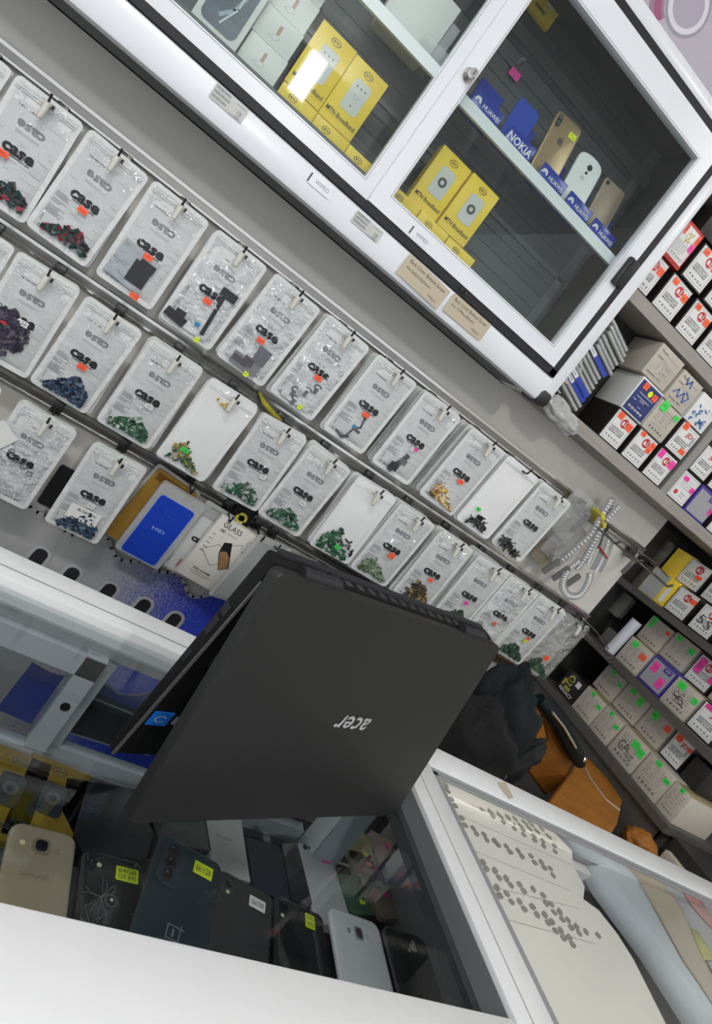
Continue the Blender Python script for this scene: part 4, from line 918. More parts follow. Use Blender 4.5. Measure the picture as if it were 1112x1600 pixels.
# pile of clear trays lying tilted at the left end of the lower board
TR = mat('tray edge', (.36, .37, .36), .15, 0, .2, 60, .25, .5, trans=.25); LBL = mat('blue label', (.02, .05, .42), .4)
q0 = onY(905, 690, SY)
for k in range(15):
    blue = k in (2, 3, 8); x = .893+.004*math.sin(k*1.7)+(.014 if k > 8 else 0)
    e = tag(empty('clear_tray', (x, SY+.004+.002*(k % 3), .245+.0128*k), (0, .30, 0)), ('blue labelled clear tray, %s up the tilted pile' % ORD[k] if blue else 'clear plastic tray, %s up the tilted pile beside the white glass box' % ORD[k]), 'tray', 'clear trays piled on the lower board')
    b = MB(); b.box(-.046, .046, 0, .10, 0, .0105, TR, ch=.003)
    b.box(-.044, .044, -.0005, .09, .0042, .0058, mat('tray rim', (.62, .63, .62), .2)); b.build('tray_shell', e)
    if blue:
        b = MB(); b.box(-.046, .046, -.0016, -.0004, .0, .0124, LBL); b.quad(-.042, -.014, .001, .0115, -.0020, WHITES); b.quad(-.036, -.020, .005, .0075, -.0023, INKL); b.build('end_label', e)
for k in range(4):
    b = MB(); b.prism(rrect(.075, .006, .002, 2), 0, .10, mat('yellow green card', (.42, .45, .06), .5) if k == 1 else mat('green card', (.05, .12, .09), .5))
    tag(b.build('thin_card', None, (.835, SY+.05, .480-.009*k), (0, .10, 0)), ['dark green card on top of the tray pile by the cabinet', 'yellow green card among the tray pile', 'dark green card third in the thin stack by the cabinet', 'dark green card lowest in the thin stack by the cabinet'][k], 'card', 'thin cards by the cabinet')
def rumple(name, u, v, y, sx, sy, sz, m, label, seed, cat='bag', amp=.35, rot=0):
    q = onY(u, v, y); b = MB(); nu, nv = 40, 28; vs = []; fs = []
    for j in range(nv+1):
        for i in range(nu):
            a = 2*PI*i/nu; t = PI*j/nv; d = Vector((math.sin(t)*math.cos(a), math.sin(t)*math.sin(a), math.cos(t)))
            n = 1+amp*(noise.noise(d*2.2+Vector((seed, 0, 0)))+.6*noise.noise(d*5+Vector((0, seed, 0)))); vs.append((d.x*sx*n, d.y*sy*n, d.z*sz*n))
    for j in range(nv):
        for i in range(nu): k = (i+1) % nu; fs.append((j*nu+i, (j+1)*nu+i, (j+1)*nu+k, j*nu+k))
    b.add(vs, fs, m)
    return tag(b.build(name, None, q, (0, rot, 0), 75), label, cat)
rumple('plastic_bag', 876, 648, 1.255, .026, .024, .060, mat('milky film', (.62, .63, .62), .2, 0, .6, 40, .1, .3, trans=.35), 'milky crumpled plastic bag spilling over the lower board by the cabinet corner', 2.2, amp=.34, rot=1.75)
PSH = mat('cream paper', (.60, .59, .53), .6, 0, .15, 20, .08)
for k in range(6):
    b = MB(); vs = []; fs = []
    for i in range(9):
        for s in (0, 1):
            x = -.05+.1*i/8; z = .012*math.sin(i*.7+k)*(i/8)
            vs += [(x, .09*s, z), (x, .09*s, z+.003)]
    for i in range(8):
        a = 4*i; fs += [(a+1, a+3, a+7, a+5), (a, a+4, a+6, a+2), (a, a+1, a+5, a+4), (a+2, a+6, a+7, a+3)]
    fs += [(0, 2, 3, 1), (32, 33, 35, 34)]
    b.add(vs, fs, PSH if k < 4 else BOXW)
    tag(b.build('paper_packet', None, (.828+.004*(k % 2), SY+.006, .268+.020*k), (0, .42+.05*k, 0)), 'cream paper packet, %s up the loose pile at the cabinet corner' % ORD[k], 'packet', 'loose paper packets by the cabinet corner')

# ------------------------------------------------------------------ lower shelf unit running forward from the end of the wall
UX = 1.63; LA, LB, LC = -.0185, -.2235, -.427
un = tag(empty('shelf_unit', (UX, .9, FZ)), 'wooden shelf unit, shade painted dark, at right angles to the wall, packed with protector boxes', 'shelf')
def urel(b): return b.warp(lambda v: Vector((v.x-UX, v.y-.9, v.z-FZ)))
for z in (LA, LB, LC): urel(MB().box(UX, 1.96, .895, 1.50, z-.022, z, LAMD)).build('shelf_board', un)
urel(MB().box(1.93, 1.96, .90, 1.52, FZ, .19, DARKM)).build('back_panel', un)  # dark back and sides carry the unit's shadows in their colour
urel(MB().box(UX+.02, 1.93, 1.50, 1.52, FZ, .19, DARKM)).build('side_panel', un)
urel(MB().box(UX+.05, 1.93, .905, .925, FZ, LC-.022, LAMD)).build('side_panel', un); urel(MB().box(UX+.02, UX+.04, .925, 1.50, FZ, LC-.022, LAMD)).build('plinth', un)
def m_(x, y): return 900+x/5.245, 820+y/5.245
def n_(x, y): return 840+x/4.088, 1000+y/4.088
def xb(style, p0, p1, z, h, label, stickers=(), d=.16, dx=0.0, **k):
    dx += .028; a, c = onX(*p0, UX+dx), onX(*p1, UX+dx); w = max(.055, a.y-c.y-.002)
    return carton(style, (UX+.004+dx, (a.y+c.y)/2, z), -PI/2, w, h, d, label, stickers, group='boxes on the lower shelf unit', **k)
G = .088
xb('yellowpaper', m_(490, 520), m_(690, 668), LA, .090, 'yellow box with grey paper on its front, at the far end of the top board')
xb('glass', m_(700, 672), m_(862, 797), LA, G, 'black and white glass box with one orange sticker, right of the yellow paper box', [('orange', .34, .74, .26, .18)])
xb('glass', m_(890, 822), m_(1062, 957), LA, G, 'black and white glass box with SS penned large across it', (), pen='5S')
xb('glass', m_(1085, 975), (1145, 1042), LA, G, 'glass box cut off by the right edge on the top board of the shelf unit', O1)
xb('yellow', m_(668, 372), m_(822, 487), LA+.092, .088, 'plain yellow box on top of the yellow paper box', dx=.045)
xb('glass', m_(825, 405), m_(1002, 532), LA+.090, .088, 'shaded black and white glass box beside the plain yellow box', [('orange', .20, .50, .26, .14)], dx=.045)
xb('glass', m_(1022, 548), (1128, 948), LA+.090, .088, 'white glass box at the frame edge, upper layer of the top board', O1, dx=.045)
E0 = [('green', -.20, .84, .24, .22), ('orange', .30, .66, .26, .22)]
xb('cream', m_(305, 1080), m_(467, 1243), LB, .084, 'cream carton with one green and one orange sticker beside the white roll', E0, v=1)
xb('purple', m_(478, 1252), m_(645, 1432), LB, .090, 'purple and grey box with two pink stickers on the middle board', [('pink', -.22, .66, .24, .34), ('pink', .24, .36, .24, .34)])
xb('cream', n_(755, 385), n_(905, 537), LB, .084, 'cream carton scribbled in pen with two green stickers', [('green', -.22, .84, .28, .24), ('green', .38, .72, .20, .20)], v=3, pen='scribble')
xb('jd', n_(920, 545), n_(1062, 702), LB, .086, 'white JD box with a pink sticker on the middle board', [('pink', -.24, .88, .28, .16)])
xb('cream', m_(482, 902), m_(652, 1042), LB+.086, .084, 'shaded cream carton with green and red stickers, upper layer of the middle board', [('green', -.32, .80, .18, .44), ('orange', .38, .80, .16, .14)], v=4, dx=.045)
xb('cream', m_(665, 1052), m_(842, 1217), LB+.091, .084, 'shaded cream carton with two green stickers, upper layer right of the red tagged one', [('green', -.28, .88, .22, .18), ('green', .32, .76, .22, .2)], v=5, dx=.045)
xb('glass', m_(860, 1237), m_(1032, 1402), LB+.086, .088, 'white box with large magenta bands, upper layer of the middle board', [('pink', -.26, .64, .28, .52), ('pink', .38, .62, .2, .52)], dx=.045)
xb('cream', m_(1050, 1420), (1125, 1120), LB+.088, .084, 'cream carton cut off by the right edge, middle board', (), v=6, dx=.045)
xb('privacy', n_(72, 330), n_(186, 432), LC, .080, 'black box lettered PRIVACY with a yellow padlock')
GS = [('green', -.12, .92, .20, .14), ('green', .36, .72, .22, .14)]
xb('cream', n_(190, 436), n_(303, 562), LC, .084, 'pale cream carton with two green stickers, right of the PRIVACY box', GS, v=7)
xb('cream', n_(306, 566), n_(406, 697), LC, .084, 'pale cream carton with green stickers, second right of the PRIVACY box', GS, v=8)
xb('cream', n_(410, 712), n_(548, 892), LC, .088, 'cream carton with black pen scrawl and two big green stickers on the bottom board', [('green', .10, .78, .26, .24), ('green', .36, .70, .22, .26)], v=9, pen='GPlus')
xb('cream', n_(555, 898), n_(708, 1080), LC, .088, 'cream carton with two small green stickers right of the scrawled one', GS, v=10)
xb('cream', n_(716, 1088), n_(802, 1198), LC, .084, 'last cream carton at the near end of the bottom board', [('green', .0, .94, .24, .14)], v=11)
DK = .02
xb('cream', n_(330, 288), n_(443, 412), LC+.086, .082, 'shaded cream carton with dark green stickers, upper layer above the PRIVACY box', GS, v=12, dx=.045)
xb('cream', n_(448, 422), n_(583, 565), LC+.088, .082, 'shaded cream carton with two green stickers, upper layer middle of the bottom board', [('green', -.2, .90, .22, .18), ('green', .20, .80, .22, .30)], v=13, dx=.045)
xb('cream', n_(586, 575), n_(724, 728), LC+.090, .082, 'shaded cream carton with green and red stickers, upper layer of the bottom board', [('green', -.20, .84, .24, .34), ('orange', .36, .78, .22, .22)], v=14, dx=.045)
xb('jd', n_(735, 747), n_(855, 868), LC+.090, .086, 'grey JD box with red stickers on the upper layer of the bottom board', [('orange', -.24, .84, .30, .26), ('orange', .38, .76, .2, .14)], dx=.045)
xb('black', n_(870, 885), n_(965, 1000), LC+.09, .070, 'black carton at the near end of the unit, over the last cream carton', dx=.045)
# white roll and clear goods at the far left of the unit
a, c = onX(*m_(268, 1040), 1.66), onX(*m_(500, 790), 1.66)
b = MB(); d = c-a; b.tube([Vector((0, 0, 0)), d], .017, mat('white paper roll', (.66, .67, .74), .5), 20); b.tube([d*1.0, d*1.004], .011, INKG, 16)
tag(b.build('paper_roll', None, a), 'white paper roll leaning on the middle board of the shelf unit', 'roll')
for (u, v, w, h, lab) in ((1030, 865, .05, .10, 'grey clear-wrapped packet behind the yellow boxes'), (1002, 905, .06, .11, 'dark mesh packet at the far end of the top board'), (970, 945, .06, .08, 'grey packet hanging below the top board'), (950, 1000, .05, .07, 'clear sachet beside the white roll')):
    q = onX(u, v, 1.70); b = MB(); b.prism(rrect(w, h, .008, 3), -.008, .008, mat('mesh packet', (.13, .125, .11), .4, 0, .4, 90, .5)); tag(b.build('mesh_packet', None, q, (0, 0, -PI/2)), lab, 'packet', 'dull packets at the far end of the shelf unit')

# ------------------------------------------------------------------ glass showcase counter on the left
GZ = -.4275
ct = tag(empty('glass_counter', (.05, .31, FZ)), 'white framed glass top counter with phones inside, the laptop standing on it', 'counter')
def crel(b): return b.warp(lambda v: Vector((v.x-.05, v.y-.31, v.z-FZ)))
b = MB(); b.box(-.6, .640, .699, .757, -.452, -.416, WHITE2, ch=.003); b.box(-.6, .640, .718, .7195, -.4165, -.4152, GREYAL); o = crel(b).build('back_band', ct); label_part(o, 'wide white aluminium band along the back')
b = MB(); b.box(-.6, .640, .262, .338, -.452, -.414, WHITE2, ch=.003); crel(b).build('front_band', ct)
b = MB(); b.box(-.6, .602, .337, .700, GZ-.006, GZ, GLASST); crel(b).build('top_pane', ct, smooth=0)
b = MB(); b.box(.602, .641, .20, .70, -.446, -.4195, mat('slate aluminium', (.06, .065, .07), .45)); crel(b).build('end_flange', ct)
b = MB(); b.box(-.6, .76, .30, .70, -.66, -.638, mat('case board', (.06, .062, .063), .5, 0, 0, 12, .2)); crel(b).build('case_board', ct)
b = MB(); b.box(-.6, .76, .268, .276, -.66, -.452, GLASST); crel(b).build('front_pane', ct, smooth=0)
b = MB(); b.box(-.6, .76, .268, .300, FZ, -.66, WHITE2); b.box(-.6, .76, .70, .73, FZ, -.66, WHITE2); crel(b).build('lower_panel', ct)
DRW = mat('inner door frame', (.42, .45, .48), .4)
def idoor(x0, x1, y, stl, str_, top):
    b = MB(); b.box(x0, x1, y-.008, y+.008, -.637, -.601, DRW); b.box(x0, x1, y-.010, y+.004, -.628, -.624, GREYAL)
    if top: b.box(x0, x1, y-.008, y+.008, -.486, -.458, DRW)
    if stl: b.box(x0, x0+stl, y-.008, y+.008, -.602, -.456, DRW)
    if str_: b.box(x1-str_, x1, y-.008, y+.008, -.602, -.456, DRW)
    o = crel(b).build('sliding_door', ct)
    g = MB(); g.box(x0+.01, x1-.01, y-.002, y+.002, -.602, -.456, GLASST); crel(g).build('pane', o, smooth=0).location = (0, 0, 0)
    return o
d1_ = idoor(-.40, .196, .690, .03, .026, True); d2_ = idoor(.200, .602, .706, .012, .0, False)
b = MB(); b.tube([(.184, .6815, -.530), (.184, .6805, -.530)], .006, BLACK, 14); crel(b).build('finger_hole', d1_)
b = MB(); b.box(.604, .655, .66, .70, -.640, -.445, WHITE2, ch=.003); b.box(.606, .652, .655, .66, -.64, -.445, DRW); crel(b).build('corner_post', ct)
b = MB(); b.prism([(-.60, -.458), (.60, -.458), (.60, -.445), (-.60, -.445)], .694, .699, GREYAL); crel(b).build('glass_channel', ct)

# blue flats painting the glass reflections, and a boxed phone behind the doors
def behind(name, px, y, th, m, lab, cat, halo=False):
    P = [onY(*p, y) for p in px]; c = sum(P, Vector())/len(P); b = MB(); Q = [(p.x-c.x, p.z-c.z) for p in P]
    if sum(Q[i][0]*Q[(i+1) % len(Q)][1]-Q[(i+1) % len(Q)][0]*Q[i][1] for i in range(len(Q))) < 0: Q = Q[::-1]
    b.prism(Q, 0, th, m)
    if halo: b.line(Q+[Q[0]], .002, -.0006, HALO)
    return tag(b.build(name, None, (c.x, c.y, c.z)), lab, cat)
BLUEREFL = mat('blue reflection colour', (.05, .08, .36), .5, 0, 0, 300, .3)
behind('blue_card_or_reflection', [(50, 1036), (78, 1052), (100, 1058), (48, 1131), (-6, 1108)], .712, .002, BLUEREFL, 'blue flat painting a reflection at the left sliding door of the counter', 'card')
behind('blue_card_or_reflection', [(143, 1062), (170, 1070), (186, 1084), (214, 1086), (240, 1080), (262, 1120), (232, 1180), (150, 1150), (128, 1090)], .735, .002, BLUEREFL, 'blue wavy edged flat painting a reflection at the right sliding door of the counter', 'card', True)
behind('phone_box', [(140, 1088), (214, 1118), (196, 1172), (102, 1142)], .722, .010, mat('slate carton', (.045, .05, .06), .35), 'dark slate box with a pale edge behind the right sliding door', 'box', True)

# ------------------------------------------------------------------ showcase on the right
rc = tag(empty('glass_showcase', (1.2, .4, FZ)), 'white framed flat glass showcase at the right with paper sheets of small parts inside', 'showcase')
TILT = Matrix.Translation((.642, .754, 0)) @ Matrix.Rotation(math.radians(-2.2), 4, 'Z') @ Matrix.Translation((-.642, -.754, 0))
def rrel(b): return b.warp(lambda v: Vector((v.x-1.2, v.y-.4, v.z-FZ)))
TZ = -.413
b = MB(); b.box(.6425, .707, .05, .699, -.450, TZ, WHITE2, ch=.003); b.box(.668, .6692, .05, .698, TZ-.001, TZ+.0004, GREYAL); rrel(b).build('left_band', rc)
b = MB(); b.box(.6425, 1.60, .699, .754, -.450, TZ, WHITE2, TILT, ch=.003); rrel(b).build('back_band', rc)
b = MB(); b.box(.707, .7215, .05, .688, -.450, TZ-.004, GREYAL); b.box(.707, 1.60, .684, .699, -.450, TZ-.004, GREYAL, TILT); b.box(.72, 1.60, .680, .684, -.440, TZ-.006, CHROME, TILT); rrel(b).build('inner_rim', rc)
b = MB(); b.box(.72, 1.60, .05, .640, -.424, -.419, GLASSC); rrel(b).build('top_pane', rc, smooth=0)
b = MB(); b.box(.77, 1.60, .05, .66, -.50, -.485, mat('showcase floor', (.05, .055, .055), .5)); b.box(.762, 1.60, .665, .69, FZ, -.455, WHITE2, TILT); b.box(1.57, 1.60, .05, .68, FZ, -.45, WHITE2); b.box(.762, .772, .05, .68, FZ, -.455, GREYAL); rrel(b).build('body', rc)
b = MB(); ps = [onZ(*p, TZ+.0006) for p in ((776, 1223), (789, 1221), (802, 1246), (795, 1249))]; b.add([(p.x, p.y, p.z) for p in reversed(ps)], [(0, 1, 2, 3)], TAN); rrel(b).build('tape_patch', rc); bpy.data.objects['tape_patch']['label'] = 'small tan tape patch'

SHZ = -.436
def sheet(name, px, m, z, label, cat='paper', zf=None):
    pts = [onZ(u, v, z) for u, v in px]; c = sum(pts, Vector())/len(pts)
    b = MB(); n = len(pts); P = [(p.x-c.x, p.y-c.y, (zf(p) if zf else 0)) for p in pts]
    a2 = sum(P[i][0]*P[(i+1) % n][1]-P[(i+1) % n][0]*P[i][1] for i in range(n))
    if a2 < 0: P = P[::-1]
    b.add(P+[(x, y, q-.0012) for x, y, q in P], [list(range(n)), list(range(2*n-1, n-1, -1))]+[(i, i+n, (i+1) % n+n, (i+1) % n) for i in range(n)], m)
    o = b.build(name, None, (c.x, c.y, z), (0, 0, 0), 0); tag(o, label, cat); return o, c
PSH2 = mat('parts sheet', (.84, .82, .77), .7, 0, .25, 9, .05)
s1, c1 = sheet('parts_sheet', [(664, 1200), (700, 1214), (760, 1243), (830, 1277), (885, 1305), (893, 1325), (895, 1352), (913, 1385), (911, 1405), (935, 1422), (965, 1460), (990, 1500), (1060, 1640), (900, 1680), (760, 1400)], PSH2, SHZ, 'off white sheet with rows of small grey parts inside the showcase')
DOTM = mat('grey part', (.29, .28, .25), .8, 0, 0, 400, .45)
dots = [(40,628),(42,650),(95,662),(96,686),(140,690),(142,714),(185,718),(188,744),(232,768),(277,772),(278,797),(315,800),(318,822),(360,828),(364,846),(398,848),(402,870),(447,870),(450,893),(12,672),(28,700),(56,752),(70,782),(104,795),(118,818),(150,822),(162,845),(194,848),(210,866),(244,872),(260,895),(294,890),(310,914),(348,912),(364,940),(392,938),(405,962),(430,965),(442,994),(145,938),(160,966),(196,974),(214,1004),(244,1008),(264,1036),(300,1032),(318,1060),(358,1052),(400,1078),(412,1112),(434,1116),(446,1150),(470,1148),(480,1180),(204,1046),(216,1080),(246,1072),(266,1106),(300,1104),(320,1136),(354,1126),(374,1160),(406,1160),(420,1194),(436,1190),(452,1228),(474,1226),(486,1258),(504,1182),(518,1214),(540,1210),(552,1238),(580,1232),(632,1248),(510,1256),(524,1286)]
for x, y in dots:
    p = onZ(700+x/2.7, 1000+y/2.7, SHZ); b = MB(); r = random.Random(int(x*7+y))
    b.prism(rrect(.0135*r.uniform(.85, 1.1), .0085, .004, 4), -.0007, 0, DOTM)
    b.build('small_part', s1, (p.x-c1.x, p.y-c1.y, .0004), (-PI/2, 0, .5+r.uniform(-.25, .25)), 0)
LN = mat('pencil line', (.45, .44, .41), .7); g = MB()
for (u0, v0, u1, v1) in ((668, 1224, 880, 1330), (690, 1262, 893, 1352), (712, 1318, 890, 1392), (745, 1380, 905, 1420), (765, 1430, 930, 1475)):
    p, q = onZ(u0, v0, SHZ), onZ(u1, v1, SHZ); d = (q-p).normalized(); n = Vector((-d.y, d.x, 0))*.0006
    g.add([p-n-Vector((c1.x, c1.y, SHZ-.0004)), q-n-Vector((c1.x, c1.y, SHZ-.0004)), q+n-Vector((c1.x, c1.y, SHZ-.0004)), p+n-Vector((c1.x, c1.y, SHZ-.0004))], [(0, 1, 2, 3)], LN)
for k in range(11):
    p, q = onZ(670+k*19, 1212+k*9.3, SHZ), onZ(676+k*19.4, 1226+k*9.6, SHZ); d = (q-p).normalized(); n = Vector((-d.y, d.x, 0))*.0005; O = Vector((c1.x, c1.y, SHZ-.0004))
    g.add([p-n-O, q-n-O, q+n-O, p+n-O], [(0, 1, 2, 3)], LN)
g.build('pencil_grid', s1)
def rolled(name, L, R, m, z, label, cat='paper', drop=.03, cols=8):
    """a sheet between two px edges, its left side curling down like a roll"""
    b = MB(); vs = []; fs = []; n = len(L)
    for (l, r) in zip(L, R):
        a, c = onZ(*l, z-drop), onZ(*r, z)
        for k in range(cols+1):
            t = k/cols; p = a.lerp(c, t); p.z = z-drop*(1-min(1, t/.35))**2
            vs.append(p)
    for j in range(n-1):
        for k in range(cols): q = j*(cols+1)+k; fs.append((q, q+cols+1, q+cols+2, q+1))
    O = sum(vs, Vector())/len(vs); b.add([v-O for v in vs], fs, m); o = b.build(name, None, O, (0, 0, 0), 60)
    o.modifiers.new('thickness', 'SOLIDIFY').thickness = .0012
    return tag(o, label, cat)
PB = mat('pale blue sheet', (.56, .63, .68), .5, 0, .05, 14, .06); BEI = mat('beige print', (.52, .46, .36), .6, 0, 0, 12, .1)
rolled('rolled_poster', [(891, 1312), (896, 1345), (925, 1398), (965, 1452), (1000, 1500), (1090, 1640)], [(990, 1357), (1000, 1382), (1020, 1418), (1045, 1464), (1065, 1500), (1160, 1640)], PB, -.432, 'pale blue rolled poster beside the sheet of parts in the showcase', 'poster', .035)
rolled('poster', [(990, 1357), (1003, 1388), (1022, 1420), (1047, 1464), (1067, 1500), (1162, 1640)], [(1040, 1379), (1065, 1420), (1080, 1455), (1092, 1483), (1110, 1520), (1230, 1640)], BEI, -.436, 'beige faded poster lying next to the pale blue one in the showcase', 'poster', .004)
rolled('poster', [(1035, 1378), (1060, 1415), (1078, 1450), (1094, 1483), (1112, 1515)], [(1085, 1400), (1105, 1425), (1135, 1460), (1160, 1500), (1190, 1540)], mat('blue pink print', (.45, .47, .50), .5, 0, 0, 9, .15), -.438, 'washed out blue and pink poster at the right end of the showcase', 'poster', .004)
rolled('leaflet', [(1052, 1384), (1070, 1403), (1112, 1450)], [(1066, 1388), (1090, 1410), (1130, 1450)], mat('faded red print', (.48, .24, .23), .6, 0, 0, 12, .15), -.434, 'faded red leaflet strip at the right end of the showcase', 'leaflet', .001, 3)
rolled('leaflet', [(1078, 1450), (1086, 1470), (1100, 1500)], [(1090, 1455), (1104, 1475), (1118, 1500)], mat('lime print', (.50, .50, .16), .6), -.434, 'lime yellow leaflet corner low in the showcase', 'leaflet', .001, 3)

# ------------------------------------------------------------------ phones lying in the counter
def flat_phone(px, Z, L, m, label, deco, r=.010, ang=None, name='phone', th=.008):
    a, c = onZ(*px[0], Z), onZ(*px[1], Z); w = (c-a).length
    ang = math.atan2(c.y-a.y, c.x-a.x) if ang is None else ang
    ax = Vector((-math.sin(ang), math.cos(ang), 0)); t = (a+c)/2; o = t-ax*L
    e = phone_back(name, w, L, r, m, (o.x, o.y, Z), (-PI/2, 0, ang), label, deco, None, 'phones lying in the glass counter', th)
    e['w'] = w
    return e
def tagged(fn, col, txt, x, zt, L, w=.020, h=.013, rot=0):
    def f(e):
        fn(e)
        b = MB(); b.prism(rrect(w, h, .0006, 1), -.0004, 0, STK[col])
        for q, t in enumerate(txt): b.text(t, 0, (h*.22 if len(txt) > 1 else 0)-q*h*.44, w*.78, -.0007, INK, h*(.32 if len(txt) > 1 else .5))
        o = b.build('price_sticker', e, (x, -.0009, L-zt), (0, rot, 0), 0); label_part(o, col+' handwritten price sticker')
    return f
def fgold(L):
    def f(e):
        b = MB(); b.prism(rrect(.018, .017, .005, 5, -.002, L-.023), -.002, .001, mat('gold rim', (.40, .33, .22), .25, .6)); b.prism(rrect(.012, .012, .004, 5, -.002, L-.023), -.0026, -.001, LENS); b.build('camera', e)
        flash(e, -.021, L-.023, .003); b = MB(); b.quad(.014, .018, L-.026, L-.025, -.0007, INKG); b.quad(.014, .018, L-.023, L-.022, -.0007, INKG); b.text('SAMSUNG', -.004, L-.055, .030, -.0007, mat('gold print', (.30, .24, .15), .4), .004); b.build('printed_marks', e)
    return f
def fcrack(L):
    def f(e):
        flash(e, -.016, L-.016, .0028); cam_round(e, -.024, L-.016, .005)
        b = MB(); CRK = mat('crack line', (.22, .22, .21), .4); r = random.Random(4)
        for k in range(22):
            a = r.uniform(0, 2*PI); x, z = r.choice(((.026, L-.02), (-.02, L-.08), (-.01, L-.05), (.024, L-.06))); pts = [(x, z)]
            for q in range(3): a += r.uniform(-.5, .5); x += .007*math.cos(a); z += .007*math.sin(a); pts.append((max(-.03, min(.03, x)), min(L-.004, z)))
            b.line(pts, .0004, -.0007, CRK)
        b.build('cracks', e)
        b = MB(); b.disc(0, L-.052, -.0008, .0075, mat('sensor rim', (.12, .12, .12), .3, .4), 20); b.disc(0, L-.052, -.0010, .005, BLACK, 20); b.disc(.0005, L-.051, -.0012, .0018, mat('pale glint', (.7, .7, .68), .2), 10); b.build('finger_sensor', e)
    return f
def fone(L):
    def f(e):
        b = MB(); b.prism(rrect(.030, .056, .011, 6, -.020, L-.034), -.0018, .0006, mat('camera island', (.035, .055, .075), .25, .3)); b.build('camera_island', e)
        for k in range(3): cam_round(e, -.022, L-.018-.016*k, .0074, mat('lens rim', (.05, .06, .07), .15, .6), -.0020)
        flash(e, -.011, L-.052, .0018)
        b = MB(); z = L-.106; P1M = mat('grey mark', (.22, .25, .26), .3, .4); b.line([(.004, z+.007), (-.007, z+.007), (-.007, z-.007), (.007, z-.007), (.007, z+.002)], .0014, -.0007, P1M); b.text('1', -.0002, z, .0025, -.0007, P1M, .008); b.line([(.004, z+.007), (.011, z+.007)], .0014, -.0007, P1M); b.line([(.0075, z+.0035), (.0075, z+.0105)], .0014, -.0007, P1M); b.build('logo', e)
    return f
def fplain(L, x=-.022):
    def f(e): cam_round(e, x, L-.013, .0055); flash(e, x-.002, L-.026, .0024)
    return f
def fsam(L, w):
    def f(e):
        b = MB(); b.prism(rrect(.013, .016, .004, 5, .0, L-.026), -.0024, .001, mat('pale camera rim', (.5, .5, .52), .2, .6)); b.prism(rrect(.008, .011, .003, 5, .0, L-.026), -.003, -.001, LENS); b.build('camera', e)
        b = MB(); b.prism(rrect(.0045, .006, .0015, 3, -.014, L-.025), -.001, 0, INKG); b.build('flash', e)
        b = MB(); b.quad(.012, .017, L-.0275, L-.0265, -.0007, INKG); b.quad(.012, .017, L-.0245, L-.0235, -.0007, INKG); b.build('printed_marks', e)
    return f
PGOLD = mat('pale gold shell', (.52, .44, .31), .28, .5); PBLK = mat('glossy black shell', (.018, .018, .020), .12, 0, 0, 1, 0, .5); PNAV = mat('blue grey shell', (.030, .050, .065), .22, .4); PGRY = mat('charcoal shell', (.045, .045, .048), .4, .2)
ZA, ZB = -.570, -.545
flat_phone([(20, 1281), (121, 1306)], ZA, .142, PGOLD, 'pale gold phone lying face down at the left end of the front row', fgold(.142), .012)
flat_phone([(130, 1324), (224, 1348)], ZA, .142, PBLK, 'cracked black phone with a yellow sticker, second from the left in the front row', tagged(fcrack(.142), 'yellow', ['64GB', 'OK 890'], .016, .020, .142, .026, .016), .010)
flat_phone([(250, 1316), (349, 1334)], ZB, .160, PNAV, 'blue grey phone with three stacked cameras and a yellow sticker', tagged(fone(.160), 'yellow', ['6k/128'], .018, .022, .160, .024, .016), .012, math.radians(-14))
flat_phone([(343, 1363), (428, 1394)], -.560, .150, PGRY, 'charcoal phone with a white red-lined price sticker', tagged(fplain(.150), 'white', ['15k/1500'], .016, .022, .150, .022, .014), .009, math.radians(-14))
flat_phone([(430, 1403), (504, 1422)], -.560, .146, PBLK, 'small glossy black phone with a yellow sticker, left of the white phone', tagged(fplain(.146, -.024), 'yellow', ['500', 'ono'], .014, .018, .146, .014, .018), .009, math.radians(-10))
flat_phone([(513, 1415), (590, 1441)], ZB, .146, mat('white gloss shell', (.72, .73, .76), .2), 'white phone with a square camera at the right of the front row', fsam(.146, .07), .011, math.radians(-4))
flat_phone([(600, 1446), (662, 1462)], -.53, .146, PBLK, 'dark phone with a white label, last in the front row beside the showcase', tagged(fplain(.146, .0), 'white', ['12'], .006, .018, .146, .010, .014), .010, math.radians(-4))
tag(MB().box(-.30, .75, .36, .525, -.637, -.5795, mat('dark felt', (.03, .03, .032), .8)).build('display_riser'), 'low dark riser under the front row of phones', 'riser')
# behind the front row
def box_flat(name, px, Z, m, label, deco=None, group='boxes lying behind the front phones'):
    P = [onZ(*p, Z) for p in px]; c = sum(P, Vector())/len(P); c.z = 0
    e = tag(empty(name, (c.x, c.y, Z)), label, 'box', group); b = MB(); n = len(P); Q = [(p.x-c.x, p.y-c.y) for p in P]
    if sum(Q[i][0]*Q[(i+1) % n][1]-Q[(i+1) % n][0]*Q[i][1] for i in range(n)) < 0: Q = Q[::-1]
    b.add([(x, y, 0) for x, y in Q]+[(x, y, -.030) for x, y in Q], [list(range(n)), list(range(2*n-1, n-1, -1))]+[(i, i+n, (i+1) % n+n, (i+1) % n) for i in range(n)], m); b.build('carton', e, smooth=0)
    if deco: deco(e)
    return e
ZC = -.600
def sony(e):
    b = MB(); i = 0; b.text('SONY', -.004, .012, .024, -.0007, INKG, .005); b.build('lettering', e, (0, 0, .0), (-PI/2, 0, -.10)); cam = MB(); cam.disc(-.020, .048, -.0008, .005, LENS, 14); cam.build('phone_camera_picture', e, (0, 0, 0), (-PI/2, 0, -.10))
box_flat('phone_box', [(318, 1262), (376, 1276), (391, 1378), (352, 1368), (330, 1345)], ZC, mat('pale grey carton', (.50, .50, .49), .5), 'pale grey box lettered SONY under the laptop edge', sony)
